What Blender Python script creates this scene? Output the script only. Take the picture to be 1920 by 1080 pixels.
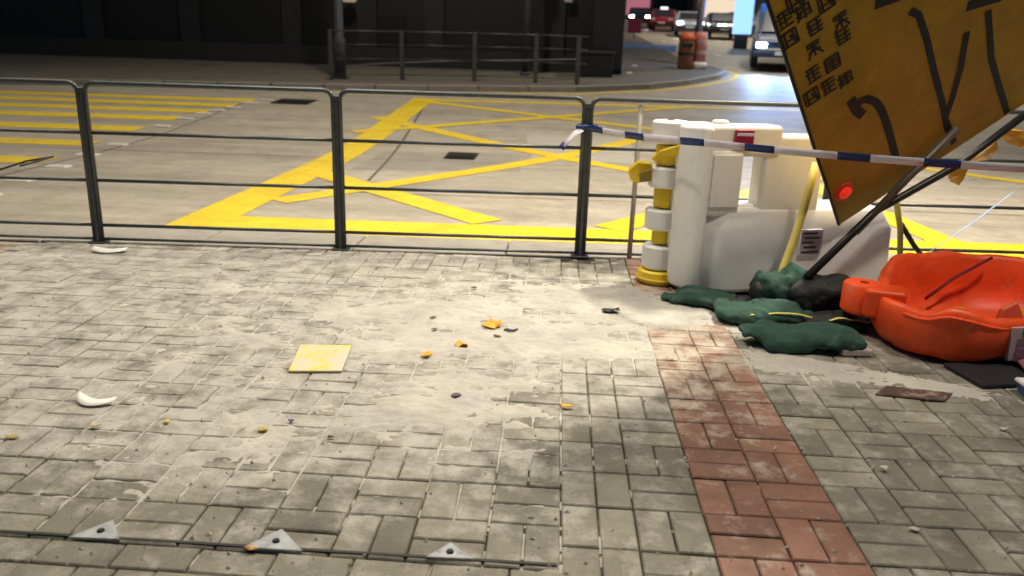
import bpy, bmesh, math, random
import numpy as np
from mathutils import Vector, Matrix
random.seed(7); rng = np.random.default_rng(7)
S = bpy.context.scene; COL = S.collection
for o in list(bpy.data.objects): bpy.data.objects.remove(o)

# ---------------------------------------------------------------- camera
F, PITCH, ROLL, YAW, CH = 1486.4, 0.2888, 0.03214, -0.05036, 1.2562
cp, sp = math.cos(PITCH), math.sin(PITCH)
FW = Vector((math.sin(YAW)*cp, math.cos(YAW)*cp, -sp)); RT0 = Vector((math.cos(YAW), -math.sin(YAW), 0)); UP0 = RT0.cross(FW)
RT = math.cos(ROLL)*RT0 + math.sin(ROLL)*UP0; UP = -math.sin(ROLL)*RT0 + math.cos(ROLL)*UP0
CAM = Vector((0, 0, CH))
cd = bpy.data.cameras.new('camera'); co = bpy.data.objects.new('camera', cd); COL.objects.link(co)
cd.sensor_width = 36; cd.lens = F/1920*36; cd.clip_start = .05; cd.clip_end = 600
M = Matrix((RT, UP, -FW)).transposed().to_4x4(); M.translation = CAM; co.matrix_world = M
S.camera = co
cd.dof.use_dof = True; cd.dof.focus_distance = 3.3; cd.dof.aperture_fstop = 2.4
S.render.resolution_x, S.render.resolution_y = 1024, 576
# ---------------------------------------------------------------- sky, sun, exposure
SUN_EL, SUN_AZ = math.radians(58), math.radians(-40)     # light comes from beyond the kerb, left
W = bpy.data.worlds.new('World'); S.world = W; W.use_nodes = True
nt = W.node_tree; bg = nt.nodes['Background']; sky = nt.nodes.new('ShaderNodeTexSky'); sky.sky_type = 'NISHITA'
sky.sun_disc = False; sky.sun_elevation = SUN_EL; sky.sun_rotation = SUN_AZ
nt.links.new(sky.outputs[0], bg.inputs[0]); bg.inputs[1].default_value = 0.022
sl = bpy.data.lights.new('sun', 'SUN'); sl.energy = 0.8; sl.angle = math.radians(30); sl.color = (1, .9, .74)
so = bpy.data.objects.new('sun', sl); COL.objects.link(so)
sd = Vector((math.sin(SUN_AZ)*math.cos(SUN_EL), math.cos(SUN_AZ)*math.cos(SUN_EL), math.sin(SUN_EL)))
so.rotation_euler = (-sd).to_track_quat('-Z', 'Y').to_euler(); so.location = (0, 0, 30)
S.view_settings.view_transform = 'Standard'; S.view_settings.look = 'None'
S.view_settings.exposure = -0.15; S.view_settings.gamma = 1

# ---------------------------------------------------------------- pixel -> place helpers
def ray(x, y): return FW + RT*((x-960)/F) - UP*((y-540)/F)
def G(x, y, z=0):                       # point at height z under a photo pixel
    d = ray(x, y); t = (z-CH)/d.z; return CAM + d*t
def AY(x, y, Y):                        # point at distance Y
    d = ray(x, y); return CAM + d*(Y/d.y)
def terr(y):
    if y < 9.5: return -.12
    if y < 12.5: return -.12 + .065*(y-9.5)**2/6
    return -.12 + .0975 + .065*(y-12.5)
def R(x, y):                            # point on the road
    d = ray(x, y); d = d/d.y; t = 4.0
    while t < 150:
        q = CAM + d*t
        if q.z <= terr(q.y): return q
        t += .02
    return q

# ---------------------------------------------------------------- materials
MATS = {}
def mat(name, col, rough=.6, metal=0., var=.12, scale=8., bump=0., bscale=60., emit=None, estr=0., alpha=None, trans=0., spot=None, perobj=0., coat=0., dusty=0., big=None, streak=None):
    if name in MATS: return MATS[name]
    m = bpy.data.materials.new(name); m.use_nodes = True; n = m.node_tree.nodes; L = m.node_tree.links
    b = n['Principled BSDF']; tc = n.new('ShaderNodeTexCoord'); geo = n.new('ShaderNodeNewGeometry')
    nz = n.new('ShaderNodeTexNoise'); nz.inputs['Scale'].default_value = scale; nz.inputs['Detail'].default_value = 6; nz.inputs['Roughness'].default_value = .65
    L.new(geo.outputs['Position'], nz.inputs['Vector'])
    mp = n.new('ShaderNodeMapRange'); mp.inputs[1].default_value = .3; mp.inputs[2].default_value = .7; mp.inputs[3].default_value = 1-var; mp.inputs[4].default_value = 1+var
    L.new(nz.outputs[0], mp.inputs[0])
    val = mp.outputs[0]
    if big:                             # larger blotches of wear: (scale, amount)
        nb_ = n.new('ShaderNodeTexNoise'); nb_.inputs['Scale'].default_value = big[0]; nb_.inputs['Detail'].default_value = 7; nb_.inputs['Roughness'].default_value = .7; nb_.inputs['Distortion'].default_value = .6
        L.new(geo.outputs['Position'], nb_.inputs['Vector'])
        mb_ = n.new('ShaderNodeMapRange'); mb_.inputs[1].default_value = .36; mb_.inputs[2].default_value = .58; mb_.inputs[3].default_value = 1-big[1]; mb_.inputs[4].default_value = 1.04; L.new(nb_.outputs[0], mb_.inputs[0])
        mm_ = n.new('ShaderNodeMath'); mm_.operation = 'MULTIPLY'; L.new(val, mm_.inputs[0]); L.new(mb_.outputs[0], mm_.inputs[1]); val = mm_.outputs[0]
    if streak:                          # tyre-polished bands along the traffic: (scale x, scale y, amount)
        mpn = n.new('ShaderNodeMapping'); mpn.inputs['Scale'].default_value = (streak[0], streak[1], 1); L.new(geo.outputs['Position'], mpn.inputs['Vector'])
        ns = n.new('ShaderNodeTexNoise'); ns.inputs['Scale'].default_value = 1; ns.inputs['Detail'].default_value = 8; ns.inputs['Roughness'].default_value = .68; L.new(mpn.outputs[0], ns.inputs['Vector'])
        ms = n.new('ShaderNodeMapRange'); ms.inputs[1].default_value = .34; ms.inputs[2].default_value = .58; ms.inputs[3].default_value = 1-streak[2]; ms.inputs[4].default_value = 1.05; L.new(ns.outputs[0], ms.inputs[0])
        mq = n.new('ShaderNodeMath'); mq.operation = 'MULTIPLY'; L.new(val, mq.inputs[0]); L.new(ms.outputs[0], mq.inputs[1]); val = mq.outputs[0]
    if perobj:
        oi = n.new('ShaderNodeObjectInfo'); ad = n.new('ShaderNodeMath'); ad.operation = 'ADD'
        L.new(oi.outputs['Random'], ad.inputs[0]); L.new(geo.outputs['Random Per Island'], ad.inputs[1])
        fr = n.new('ShaderNodeMath'); fr.operation = 'FRACT'; L.new(ad.outputs[0], fr.inputs[0])
        m2 = n.new('ShaderNodeMapRange'); m2.inputs[3].default_value = 1-perobj; m2.inputs[4].default_value = 1+perobj; L.new(fr.outputs[0], m2.inputs[0])
        mu = n.new('ShaderNodeMath'); mu.operation = 'MULTIPLY'; L.new(val, mu.inputs[0]); L.new(m2.outputs[0], mu.inputs[1]); val = mu.outputs[0]
    mx = n.new('ShaderNodeVectorMath'); mx.operation = 'SCALE'; mx.inputs[0].default_value = col; L.new(val, mx.inputs['Scale'])
    out = mx.outputs[0]
    if spot:                            # stains: (colour, noise scale, low, high)
        c2, sc, lo, hi = spot
        n2 = n.new('ShaderNodeTexNoise'); n2.inputs['Scale'].default_value = sc; n2.inputs['Detail'].default_value = 8; n2.inputs['Roughness'].default_value = .7
        L.new(geo.outputs['Position'], n2.inputs['Vector'])
        fac = n2.outputs[0]
        if dusty:                       # dust lies thickest round the spill and over the left part of the paving
            sx = n.new('ShaderNodeSeparateXYZ'); L.new(geo.outputs['Position'], sx.inputs[0])
            ml = n.new('ShaderNodeMapRange'); ml.interpolation_type = 'SMOOTHSTEP'; ml.inputs[1].default_value = .45; ml.inputs[2].default_value = -.5; L.new(sx.outputs[0], ml.inputs[0])
            ds = n.new('ShaderNodeVectorMath'); ds.operation = 'DISTANCE'; ds.inputs[1].default_value = (.1, 3.6, 0); L.new(geo.outputs['Position'], ds.inputs[0])
            md = n.new('ShaderNodeMapRange'); md.interpolation_type = 'SMOOTHSTEP'; md.inputs[1].default_value = 1.5; md.inputs[2].default_value = .5; L.new(ds.outputs['Value'], md.inputs[0])
            my = n.new('ShaderNodeMapRange'); my.interpolation_type = 'SMOOTHSTEP'; my.inputs[1].default_value = 1.75; my.inputs[2].default_value = 2.4; L.new(sx.outputs[1], my.inputs[0])
            m1 = n.new('ShaderNodeMath'); m1.operation = 'MULTIPLY'; L.new(ml.outputs[0], m1.inputs[0]); L.new(my.outputs[0], m1.inputs[1])
            m2_ = n.new('ShaderNodeMath'); m2_.operation = 'MAXIMUM'; L.new(m1.outputs[0], m2_.inputs[0]); L.new(md.outputs[0], m2_.inputs[1])
            m4 = n.new('ShaderNodeMath'); m4.operation = 'MULTIPLY_ADD'; m4.inputs[1].default_value = dusty; L.new(m2_.outputs[0], m4.inputs[0]); L.new(fac, m4.inputs[2]); fac = m4.outputs[0]
        m3 = n.new('ShaderNodeMapRange'); m3.inputs[1].default_value = lo; m3.inputs[2].default_value = hi; L.new(fac, m3.inputs[0])
        mi = n.new('ShaderNodeMix'); mi.data_type = 'RGBA'; L.new(m3.outputs[0], mi.inputs['Factor']); L.new(out, mi.inputs['A']); mi.inputs['B'].default_value = (*c2, 1)
        out = mi.outputs['Result']
    L.new(out, b.inputs['Base Color'])
    b.inputs['Roughness'].default_value = rough; b.inputs['Metallic'].default_value = metal
    if coat: b.inputs['Coat Weight'].default_value = coat; b.inputs['Coat Roughness'].default_value = .2
    if trans: b.inputs['Transmission Weight'].default_value = trans
    if alpha is not None: b.inputs['Alpha'].default_value = alpha
    if emit: b.inputs['Emission Color'].default_value = (*emit, 1); b.inputs['Emission Strength'].default_value = estr
    if bump:
        nb = n.new('ShaderNodeTexNoise'); nb.inputs['Scale'].default_value = bscale; nb.inputs['Detail'].default_value = 5
        L.new(geo.outputs['Position'], nb.inputs['Vector'])
        bp = n.new('ShaderNodeBump'); bp.inputs['Strength'].default_value = bump; bp.inputs['Distance'].default_value = .01
        L.new(nb.outputs[0], bp.inputs['Height']); L.new(bp.outputs[0], b.inputs['Normal'])
    MATS[name] = m; return m

DUST = (.45, .425, .37)
brickm = mat('grey_brick', (.215, .20, .152), .78, var=.16, scale=9, bump=.35, bscale=140, perobj=.20, spot=(DUST, 7, .50, .74), dusty=.15, big=(2.6, .32))
redm = mat('red_brick', (.25, .125, .085), .75, var=.16, scale=10, bump=.3, bscale=140, perobj=.18, spot=((.45, .38, .30), 8, .54, .72), dusty=.17, big=(2.6, .28))
bedm = mat('joint_sand', (.055, .048, .036), .95, var=.3, scale=30, spot=((.34, .30, .24), 6, .55, .75), dusty=.22)
sandm = mat('spilled_sand', (.56, .525, .45), .95, var=.16, scale=9, bump=.6, bscale=260, spot=((.42, .40, .36), 4.5, .47, .66), big=(3.5, .2))
conc = mat('kerb_concrete', (.34, .31, .26), .8, var=.16, scale=6, bump=.25, bscale=90, spot=((.2, .18, .15), 3, .55, .75))
roadm = mat('road_concrete', (.47, .41, .315), .55, var=.12, scale=9, bump=.2, bscale=120, spot=((.33, .285, .215), .8, .48, .78), big=(1.6, .22), streak=(.18, 2.4, .26))
patchm = mat('road_patch', (.31, .275, .22), .6, var=.14, scale=4, bump=.2, bscale=70)
farpav = mat('far_pavement', (.15, .13, .095), .8, var=.2, scale=3, bump=.2)
yel = mat('yellow_road_paint', (.88, .62, .015), .5, var=.07, scale=7, bump=.08, bscale=90, spot=((.40, .34, .22), 16, .61, .68), big=(2.2, .14))
whitep = mat('white_road_paint', (.74, .70, .62), .55, var=.08)
seal = mat('joint_sealant', (.10, .088, .07), .7)
steel = mat('railing_steel', (.085, .092, .095), .42, metal=.55, var=.2, scale=12, bump=.05)
steelfar = mat('far_railing_steel', (.10, .105, .10), .45, metal=.5, var=.2)
ironm = mat('cast_iron', (.035, .032, .028), .5, metal=.5, var=.3, scale=30)
plasw = mat('white_plastic', (.77, .755, .72), .42, var=.07, scale=3, bump=.05, bscale=25, spot=((.60, .57, .50), 6, .58, .82))
plasr = mat('red_orange_plastic', (.95, .092, .013), .45, var=.08, scale=4, bump=.08, bscale=30, spot=((.80, .20, .10), 11, .60, .72), big=(4, .22))
plasrd = mat('torn_plastic_edge', (.85, .16, .06), .6, var=.1)
plasy = mat('yellow_plastic', (.85, .60, .02), .42, var=.08, scale=6, spot=((.45, .30, .02), 7, .58, .8))
amber = mat('amber_plastic', (.80, .42, .02), .35, var=.15, scale=20, trans=.15)
bagm = mat('green_canvas', (.020, .070, .048), .85, var=.3, scale=14, bump=.6, bscale=320, spot=((.09, .125, .105), 7, .54, .80))
bagd = mat('black_canvas', (.006, .008, .008), .7, var=.3, scale=14, bump=.5, bscale=45)
strapm = mat('yellow_strap', (.66, .54, .13), .6, var=.12)
signm = mat('sign_amber', (.52, .315, .012), .5, var=.08, scale=4, spot=((.36, .20, .010), 3, .52, .8), big=(5, .2))
blackp = mat('black_print', (.012, .011, .010), .5)
darkt = mat('dark_tube', (.025, .022, .020), .45, metal=.4, var=.2)
greyt = mat('grey_tube', (.13, .105, .08), .5, metal=.3, var=.2)
tblue = mat('tape_blue', (.012, .035, .15), .4, var=.08)
twhite = mat('tape_white', (.74, .70, .76), .4, var=.05)
tpale = mat('tape_pale_blue', (.40, .52, .80), .35, var=.08, alpha=.85)
paper = mat('white_paper', (.76, .74, .69), .7, var=.05)
ylw_plate = mat('yellow_plate', (.62, .53, .10), .6, var=.1, spot=((.58, .53, .38), 9, .40, .54))
platem = mat('galvanised_plate', (.36, .37, .38), .5, metal=.4, var=.25, scale=30, spot=((.2, .19, .17), 25, .52, .7))
boltm = mat('dark_bolt', (.02, .022, .025), .5, metal=.6)
rust = mat('rusty_plate', (.075, .045, .035), .75, var=.4, scale=18, bump=.4, spot=((.36, .26, .20), 9, .5, .62))
bluep = mat('blue_plastic', (.07, .12, .32), .4)
mauve = mat('mauve_cloth', (.26, .09, .12), .8, bump=.3)
blackrub = mat('black_rubber', (.012, .012, .013), .6)
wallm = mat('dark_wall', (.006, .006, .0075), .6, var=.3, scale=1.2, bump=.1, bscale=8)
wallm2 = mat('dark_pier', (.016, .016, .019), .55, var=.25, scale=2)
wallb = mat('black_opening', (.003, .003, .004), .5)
farwall = mat('street_wall', (.20, .17, .15), .8, var=.25, scale=.8)
glassd = mat('dark_glass', (.010, .012, .016), .35, var=.05)
rubber = mat('tyre_rubber', (.015, .015, .015), .8)
rimm = mat('wheel_rim', (.45, .45, .46), .35, metal=.8)
redcar = mat('red_car_paint', (.55, .012, .03), .25, coat=.6, var=.03)
darkcar = mat('dark_car_paint', (.012, .015, .022), .25, coat=.6, var=.03)
silver = mat('silver_car_paint', (.42, .44, .48), .3, metal=.4, coat=.6, var=.03)
bluevan = mat('navy_van_paint', (.015, .045, .11), .4, coat=.1, var=.05)
orange = mat('orange_plastic', (.62, .13, .035), .5, var=.12, scale=6)
browno = mat('brown_orange_plastic', (.22, .075, .03), .5, var=.2, scale=6)
polem = mat('pole_grey', (.075, .075, .085), .5, metal=.3, var=.15)
polel = mat('pole_light_grey', (.22, .19, .22), .5, metal=.2, var=.1)
whiteref = mat('white_reflective', (.7, .72, .78), .3)
headl = mat('headlight_lit', (.9, .9, .9), .3, emit=(1, .95, .88), estr=30)
taill = mat('tail_light_lit', (.5, .02, .02), .3, emit=(1, .05, .06), estr=6)
redlamp = mat('red_lamp_lit', (.6, .03, .02), .3, emit=(1, .03, .012), estr=.55)
bluelit = mat('blue_screen_lit', (.3, .5, .8), .4, emit=(.30, .58, 1), estr=1.6)
pinklit = mat('pink_sign_lit', (.6, .2, .3), .4, emit=(.8, .26, .34), estr=.55)
warmlit = mat('warm_window_lit', (.6, .5, .4), .4, emit=(1, .80, .58), estr=1.0)
whitelit = mat('white_sign_lit', (.8, .8, .8), .4, emit=(.85, .9, 1), estr=1.8)
lampglass = mat('lamp_lens_lit', (.9, .9, .8), .3, emit=(1, .85, .6), estr=8)
label_print = mat('label_print', (.60, .57, .60), .6, var=.05)

# ---------------------------------------------------------------- mesh helpers
class MB:
    def __init__(s): s.v = []; s.f = []
    def add(s, vs, fs):
        k = len(s.v); s.v += [tuple(v) for v in vs]; s.f += [tuple(i+k for i in f) for f in fs]; return s
    def box(s, c, d, rz=0, mtx=None):
        x, y, z = d[0]/2, d[1]/2, d[2]/2
        vs = [Vector(p) for p in ((-x,-y,-z),(x,-y,-z),(x,y,-z),(-x,y,-z),(-x,-y,z),(x,-y,z),(x,y,z),(-x,y,z))]
        m = mtx or Matrix.Rotation(rz, 3, 'Z')
        vs = [m @ v + Vector(c) for v in vs]
        return s.add(vs, [(3,2,1,0),(4,5,6,7),(0,1,5,4),(1,2,6,5),(2,3,7,6),(3,0,4,7)])
    def tube(s, pts, r, n=10, cap=True):
        pts = [Vector(p) for p in pts]; rings = []
        rs = r if isinstance(r, (list, tuple)) else [r]*len(pts)
        prev = None
        for i, p in enumerate(pts):
            t = ((pts[min(i+1, len(pts)-1)]-p).normalized() + (p-pts[max(i-1, 0)]).normalized()).normalized()
            if prev is None:
                a = t.orthogonal().normalized()
            else:
                a = (prev - t*prev.dot(t)).normalized()
            prev = a; b = t.cross(a)
            rings.append([p + (a*math.cos(2*math.pi*k/n) + b*math.sin(2*math.pi*k/n))*rs[i] for k in range(n)])
        vs = [v for q in rings for v in q]; fs = []
        for i in range(len(pts)-1):
            for k in range(n): fs.append((i*n+k, i*n+(k+1)%n, (i+1)*n+(k+1)%n, (i+1)*n+k))
        if cap: fs.append(tuple(reversed(range(n)))); fs.append(tuple((len(pts)-1)*n+k for k in range(n)))
        return s.add(vs, fs)
    def lathe(s, prof, c=(0,0,0), n=20):
        vs = []; fs = []
        for r, z in prof:
            for k in range(n): a = 2*math.pi*k/n; vs.append((c[0]+r*math.cos(a), c[1]+r*math.sin(a), c[2]+z))
        for i in range(len(prof)-1):
            for k in range(n): fs.append((i*n+k, i*n+(k+1)%n, (i+1)*n+(k+1)%n, (i+1)*n+k))
        fs.append(tuple(reversed(range(n)))); fs.append(tuple((len(prof)-1)*n+k for k in range(n)))
        return s.add(vs, fs)
    def loft(s, rings, cap=True):
        n = len(rings[0]); vs = [v for q in rings for v in q]; fs = []
        for i in range(len(rings)-1):
            for k in range(n): fs.append((i*n+k, i*n+(k+1)%n, (i+1)*n+(k+1)%n, (i+1)*n+k))
        if cap: fs.append(tuple(reversed(range(n)))); fs.append(tuple((len(rings)-1)*n+k for k in range(n)))
        return s.add(vs, fs)
    def build(s, name, m, parent=None, smooth=False, bevel=0, seg=2, solid=0):
        me = bpy.data.meshes.new(name); me.from_pydata([tuple(v) for v in s.v], [], s.f); me.validate(); me.update()
        bm = bmesh.new(); bm.from_mesh(me); bmesh.ops.recalc_face_normals(bm, faces=bm.faces); bm.to_mesh(me); bm.free()
        o = bpy.data.objects.new(name, me); COL.objects.link(o); me.materials.append(m)
        if smooth: me.shade_smooth()
        if solid:
            q = o.modifiers.new('thickness', 'SOLIDIFY'); q.thickness = solid; q.offset = 0
        if bevel:
            q = o.modifiers.new('bevel', 'BEVEL'); q.width = bevel; q.segments = seg; q.limit_method = 'ANGLE'; q.angle_limit = math.radians(35)
            me.shade_smooth(); q.harden_normals = True
        if parent is not None:
            o.parent = parent; o.matrix_parent_inverse = parent.matrix_world.inverted()
        return o
def tag(o, label=None, cat=None, group=None, kind=None):
    for k, v in (('label', label), ('category', cat), ('group', group), ('kind', kind)):
        if v: o[k] = v
    return o
def empty(name, loc, label, cat, group=None, rz=0):
    o = bpy.data.objects.new(name, None); COL.objects.link(o); o.empty_display_size = .1
    o.matrix_world = Matrix.Translation(Vector(loc)) @ Matrix.Rotation(rz, 4, 'Z'); return tag(o, label, cat, group)
def struct(o): return tag(o, kind='structure')

CUTS = [5.5, 9.5, 9.8, 10.1, 10.4, 10.7, 11, 11.3, 11.6, 11.9, 12.2, 12.5]
def draped(name, poly, dz, m, parent=None, skirt=0):
    bm = bmesh.new(); vs = [bm.verts.new((p[0], p[1], 0)) for p in poly]; f = bm.faces.new(vs)
    if f.normal.z < 0 or f.calc_area() and (f.normal_update() or f.normal.z < 0): f.normal_flip()
    for c in CUTS:
        bmesh.ops.bisect_plane(bm, geom=list(bm.verts)+list(bm.edges)+list(bm.faces), plane_co=(0, c, 0), plane_no=(0, 1, 0))
    bmesh.ops.triangulate(bm, faces=list(bm.faces))
    if skirt:
        be = [e for e in bm.edges if e.is_boundary]
        r = bmesh.ops.extrude_edge_only(bm, edges=be)
        low = {v for v in r['geom'] if isinstance(v, bmesh.types.BMVert)}
    else: low = set()
    for v in bm.verts: v.co.z = terr(v.co.y) + dz - (skirt if v in low else 0)
    bmesh.ops.recalc_face_normals(bm, faces=bm.faces)
    for f in bm.faces:
        if abs(f.normal.z) > .5 and f.normal.z < 0: f.normal_flip()
    me = bpy.data.meshes.new(name); bm.to_mesh(me); bm.free(); me.materials.append(m)
    o = bpy.data.objects.new(name, me); COL.objects.link(o)
    if parent is not None: o.parent = parent; o.matrix_parent_inverse = parent.matrix_world.inverted()
    return o
def noise2(nx, ny, cells, oct=4, seed=0, asp=1.):
    r = np.random.default_rng(seed); out = np.zeros((ny, nx)); amp = 1; tot = 0; c = cells
    for k in range(oct):
        gx, gy = int(c)+2, int(c/asp)+2; g = r.random((gy+1, gx+1))
        X = np.linspace(0, gx-1.001, nx); Y = np.linspace(0, gy-1.001, ny); xi = X.astype(int); yi = Y.astype(int)
        fx = X-xi; fy = Y-yi; fx = fx*fx*(3-2*fx); fy = fy*fy*(3-2*fy); fx = fx[None]; fy = fy[:, None]
        a = g[np.ix_(yi, xi)]; b = g[np.ix_(yi, xi+1)]; cc = g[np.ix_(yi+1, xi)]; d = g[np.ix_(yi+1, xi+1)]
        out += amp*((a*(1-fx)+b*fx)*(1-fy)+(cc*(1-fx)+d*fx)*fy); tot += amp; amp *= .55; c *= 2.1
    return out/tot

def kerb_y(x): return 5.40 + .035*x
def fence_y(x): return 4.985 + .06*x

# ---------------------------------------------------------------- ground: road, markings
road = draped('road', [(-90, 4.0), (90, 4.0), (90, 260), (-90, 260)], 0, roadm); struct(road)
# pavement bed (the joints' filling) : one sheet that reaches behind the camera
mb = MB(); xs = (-60, -6, 6, 60)
mb.add([(-60, -25, -.012), (60, -25, -.012), (60, fence_y(6)+.0, -.012), (6, fence_y(6)+.0, -.012), (-6, fence_y(-6), -.012), (-60, fence_y(-6), -.012)], [(0, 1, 2, 3, 4, 5)])
pavement = struct(mb.build('pavement', bedm))
# kerb with its stones
kerb = struct(MB().box((0, 5.15, -.10), (120, .3, .04)).build('kerb', conc))
L0 = 1.0
def kerb_stone(x0, x1):
    a, b = x0+.004, x1-.004
    f0, f1 = fence_y(max(-6, min(6, a)))+.012, fence_y(max(-6, min(6, b)))+.012
    k0, k1 = kerb_y(max(-6, min(6, a))), kerb_y(max(-6, min(6, b)))
    dz = random.uniform(-.002, .002)
    rings = [[(a, f0, z), (b, f1, z), (b, k1, z), (a, k0, z)] for z in (-.14, .004+dz)]
    MB().loft(rings).build('kerb_stone', conc, kerb, bevel=.012)
x = -7.3
while x < 7: kerb_stone(x, x+L0); x += L0
kerb_stone(-60, -7.3); kerb_stone(6.7, 60)

def line_poly(a, b, w):
    a, b = Vector(a[:2]), Vector(b[:2]); d = (b-a).normalized(); n = Vector((-d.y, d.x))*w/2
    return [a-n, b-n, b+n, a+n]
box_mark = empty('box_junction_marking', (0, 6, -.12), 'yellow painted box junction hatching on the concrete road', 'road marking')
def paint(poly, m=yel, parent=box_mark, dz=.004, name='painted_line'): return draped(name, poly, dz, m, parent)
paint([(-3.02, 5.74), (-2.60, 5.74), (-2.60, 17.0), (-3.05, 17.0)], dz=.004)
paint([(-2.60, 5.74), (8.0, 6.02), (8.0, 6.68), (-2.60, 6.34)], dz=.0045)
paint([(-2.6, 16.6), (8.0, 17.2), (8.0, 17.5), (-2.6, 16.9)], dz=.005)
def pxline(a, b, w, dz): paint(line_poly(R(*a), R(*b), w), dz=dz)
pxline((520, 378), (1215, 257), .29, .0055)
pxline((575, 318), (915, 418), .32, .0065)
pxline((706, 220), (1330, 344), .29, .0060)
pxline((664, 248), (1300, 200), .26, .0070)
pxline((780, 189), (1300, 252), .26, .0075)
pxline((1140, 430), (1620, 305), .30, .0068)
pxline((1480, 330), (1800, 466), .30, .0058)
pxline((1600, 296), (1990, 352), .22, .0063)
# kerb-side yellow line to the left, along near kerb
def solo(name, poly, dz, m, label, cat, group=None):
    return tag(draped(name, poly, dz, m), label, cat, group)
solo('no_stopping_line', [(-9, 5.36), (-3.32, 5.50), (-3.32, 5.62), (-9, 5.48)], .004, yel, 'pale yellow kerbside line running away from the box junction corner', 'road marking')
# yellow crossing bars
zy = [7.35, 8.95, 10.55, 12.05, 13.2, 14.1, 14.95, 15.75]; zx = [-5.75, -5.92, -6.3, -6.42, -6.36, -6.22, -6.08, -6.0]
zb = empty('crossing_bars', (-8, 11, 0), 'yellow painted bars of the pedestrian crossing across the road', 'crossing')
for i, (Y, X) in enumerate(zip(zy, zx)):
    if i == 0: continue
    w = .29 - .012*i
    draped('bar', [(X, Y-w), (X, Y+w*.9), (-22, Y+w*.9-.3), (-22, Y-w-.3)], .004, yel, zb)
for (px, py) in [(-30, 366), (38, 339), (108, 313), (165, 291), (220, 272), (267, 255), (304, 237), (348, 223), (382, 214), (408, 208), (438, 202), (470, 194), (500, 188)]:
    q = R(px, py); m_ = MB(); z = terr(q.y)
    m_.loft([[(q.x+sx*a, q.y+sy*b, z+h) for sx, sy in ((-1,-1),(1,-1),(1,1),(-1,1))] for a, b, h in ((.13, .075, 0), (.13, .075, .008), (.105, .055, .020))])
    o = m_.build('road_stud', whitep); tag(o, 'white square road stud in the row beside the crossing bars', 'road stud', 'studs edging the crossing')
# slab joints, patch, covers
for a, b, w in [((690, 340), (795, 200), .035), ((0, 330), (470, 188), .03), ((400, 455-20), (1900, 455-10), .0)]:
    if w: solo('slab_joint', line_poly(R(*a), R(*b), w), .002, seal, 'dark sealed joint in the concrete road ' + ('beneath the box hatching' if a[0] == 690 else 'along the crossing studs'), 'joint')
for (Y, X0, X1, s) in [(7.75, -2.4, 9, .035), (10.2, -20, 12, .03)]:
    solo('slab_joint', [(X0, Y+s*X0), (X1, Y+s*X1), (X1, Y+s*X1+.02), (X0, Y+s*X0+.02)], .0025, seal, 'thin sealed joint crossing the concrete road ' + ('near the kerb' if Y < 9 else 'through the middle of the junction'), 'joint')
solo('road_patch', [R(655, 318), R(975, 322), R(975, 288), R(720, 285)], .0015, patchm, 'darker rectangular repair patch round the small iron cover', 'patch')
solo('road_patch', [R(1000, 300), R(1190, 306), R(1180, 258), R(985, 250)], .0012, mat('road_patch_pale', (.47, .425, .345), .6, var=.1), 'paler square repair patch in the box junction', 'patch')
def cover(px, py, w, d, label):
    q = R(px, py); o = empty('drain_cover', (q.x, q.y, terr(q.y)), label, 'drain cover')
    draped('frame', [(q.x-w/2, q.y-d/2), (q.x+w/2, q.y-d/2), (q.x+w/2, q.y+d/2), (q.x-w/2, q.y+d/2)], .008, ironm, None).parent = None
    f = bpy.data.objects['frame'] if 'frame' in bpy.data.objects else None
    f.name = 'cover_frame'; f.parent = o; f.matrix_parent_inverse = o.matrix_world.inverted()
    for k in range(4):
        MB().box((q.x, q.y-d*.36+d*.24*k, terr(q.y)+.012), (w*.86, d*.10, .008)).build('bar', ironm, o)
cover(865, 293, .42, .62, 'small dark iron drain cover inside the box junction')
cover(552, 191, .75, .75, 'dark iron cover in the road near the far railing')

# ---------------------------------------------------------------- paving bricks
S2 = .2; pieces = []          # x0,y0,x1,y1,red
def module(x0, y0, horiz, red):
    if horiz:
        pieces.append((x0, y0, x0+.2, y0+.1, red)); pieces.append((x0, y0+.1, x0+.2, y0+.2, red))
    else:
        pieces.append((x0, y0, x0+.1, y0+.2, red)); pieces.append((x0+.1, y0, x0+.2, y0+.2, red))
for j in range(-2, 18):
    y0 = 1.838+.2*j
    for i in range(-3, 14):
        x0 = .87+.2*i
        if y0+.2 > fence_y(x0): 
            for hx in (0, .1):
                if y0+.1 < fence_y(x0+hx): pieces.append((x0+hx, y0, x0+hx+.1, min(y0+.2, fence_y(x0+hx)-.004), i in (-2, -1)))
            continue
        module(x0, y0, (i+j) % 2 == 0, i in (-2, -1))
    for hx in (.06, .165):
        if y0+.2 < fence_y(hx): pieces.append((hx, y0, hx+.105, y0+.2, False))
for k in range(-2, 18):
    y0 = 1.73+.2*k - (.1 if k < 0 else 0)
    for m_ in range(-16, 5):
        x0 = -.94+.2*m_; red = -3.85 < x0+.1 < -3.3
        if y0+.2 > fence_y(x0):
            for hx in (0, .1):
                if y0+.06 < fence_y(x0+hx): pieces.append((x0+hx, y0, x0+hx+.1, min(y0+.2, fence_y(x0+hx)-.004), red))
            continue
        module(x0, y0, (m_+k) % 2 == 1, red)
for m_ in range(-9, 5): pieces.append((-.94+.2*m_+.07, 1.63, -.94+.2*m_+.27, 1.73, False))
JT = .0055
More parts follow.
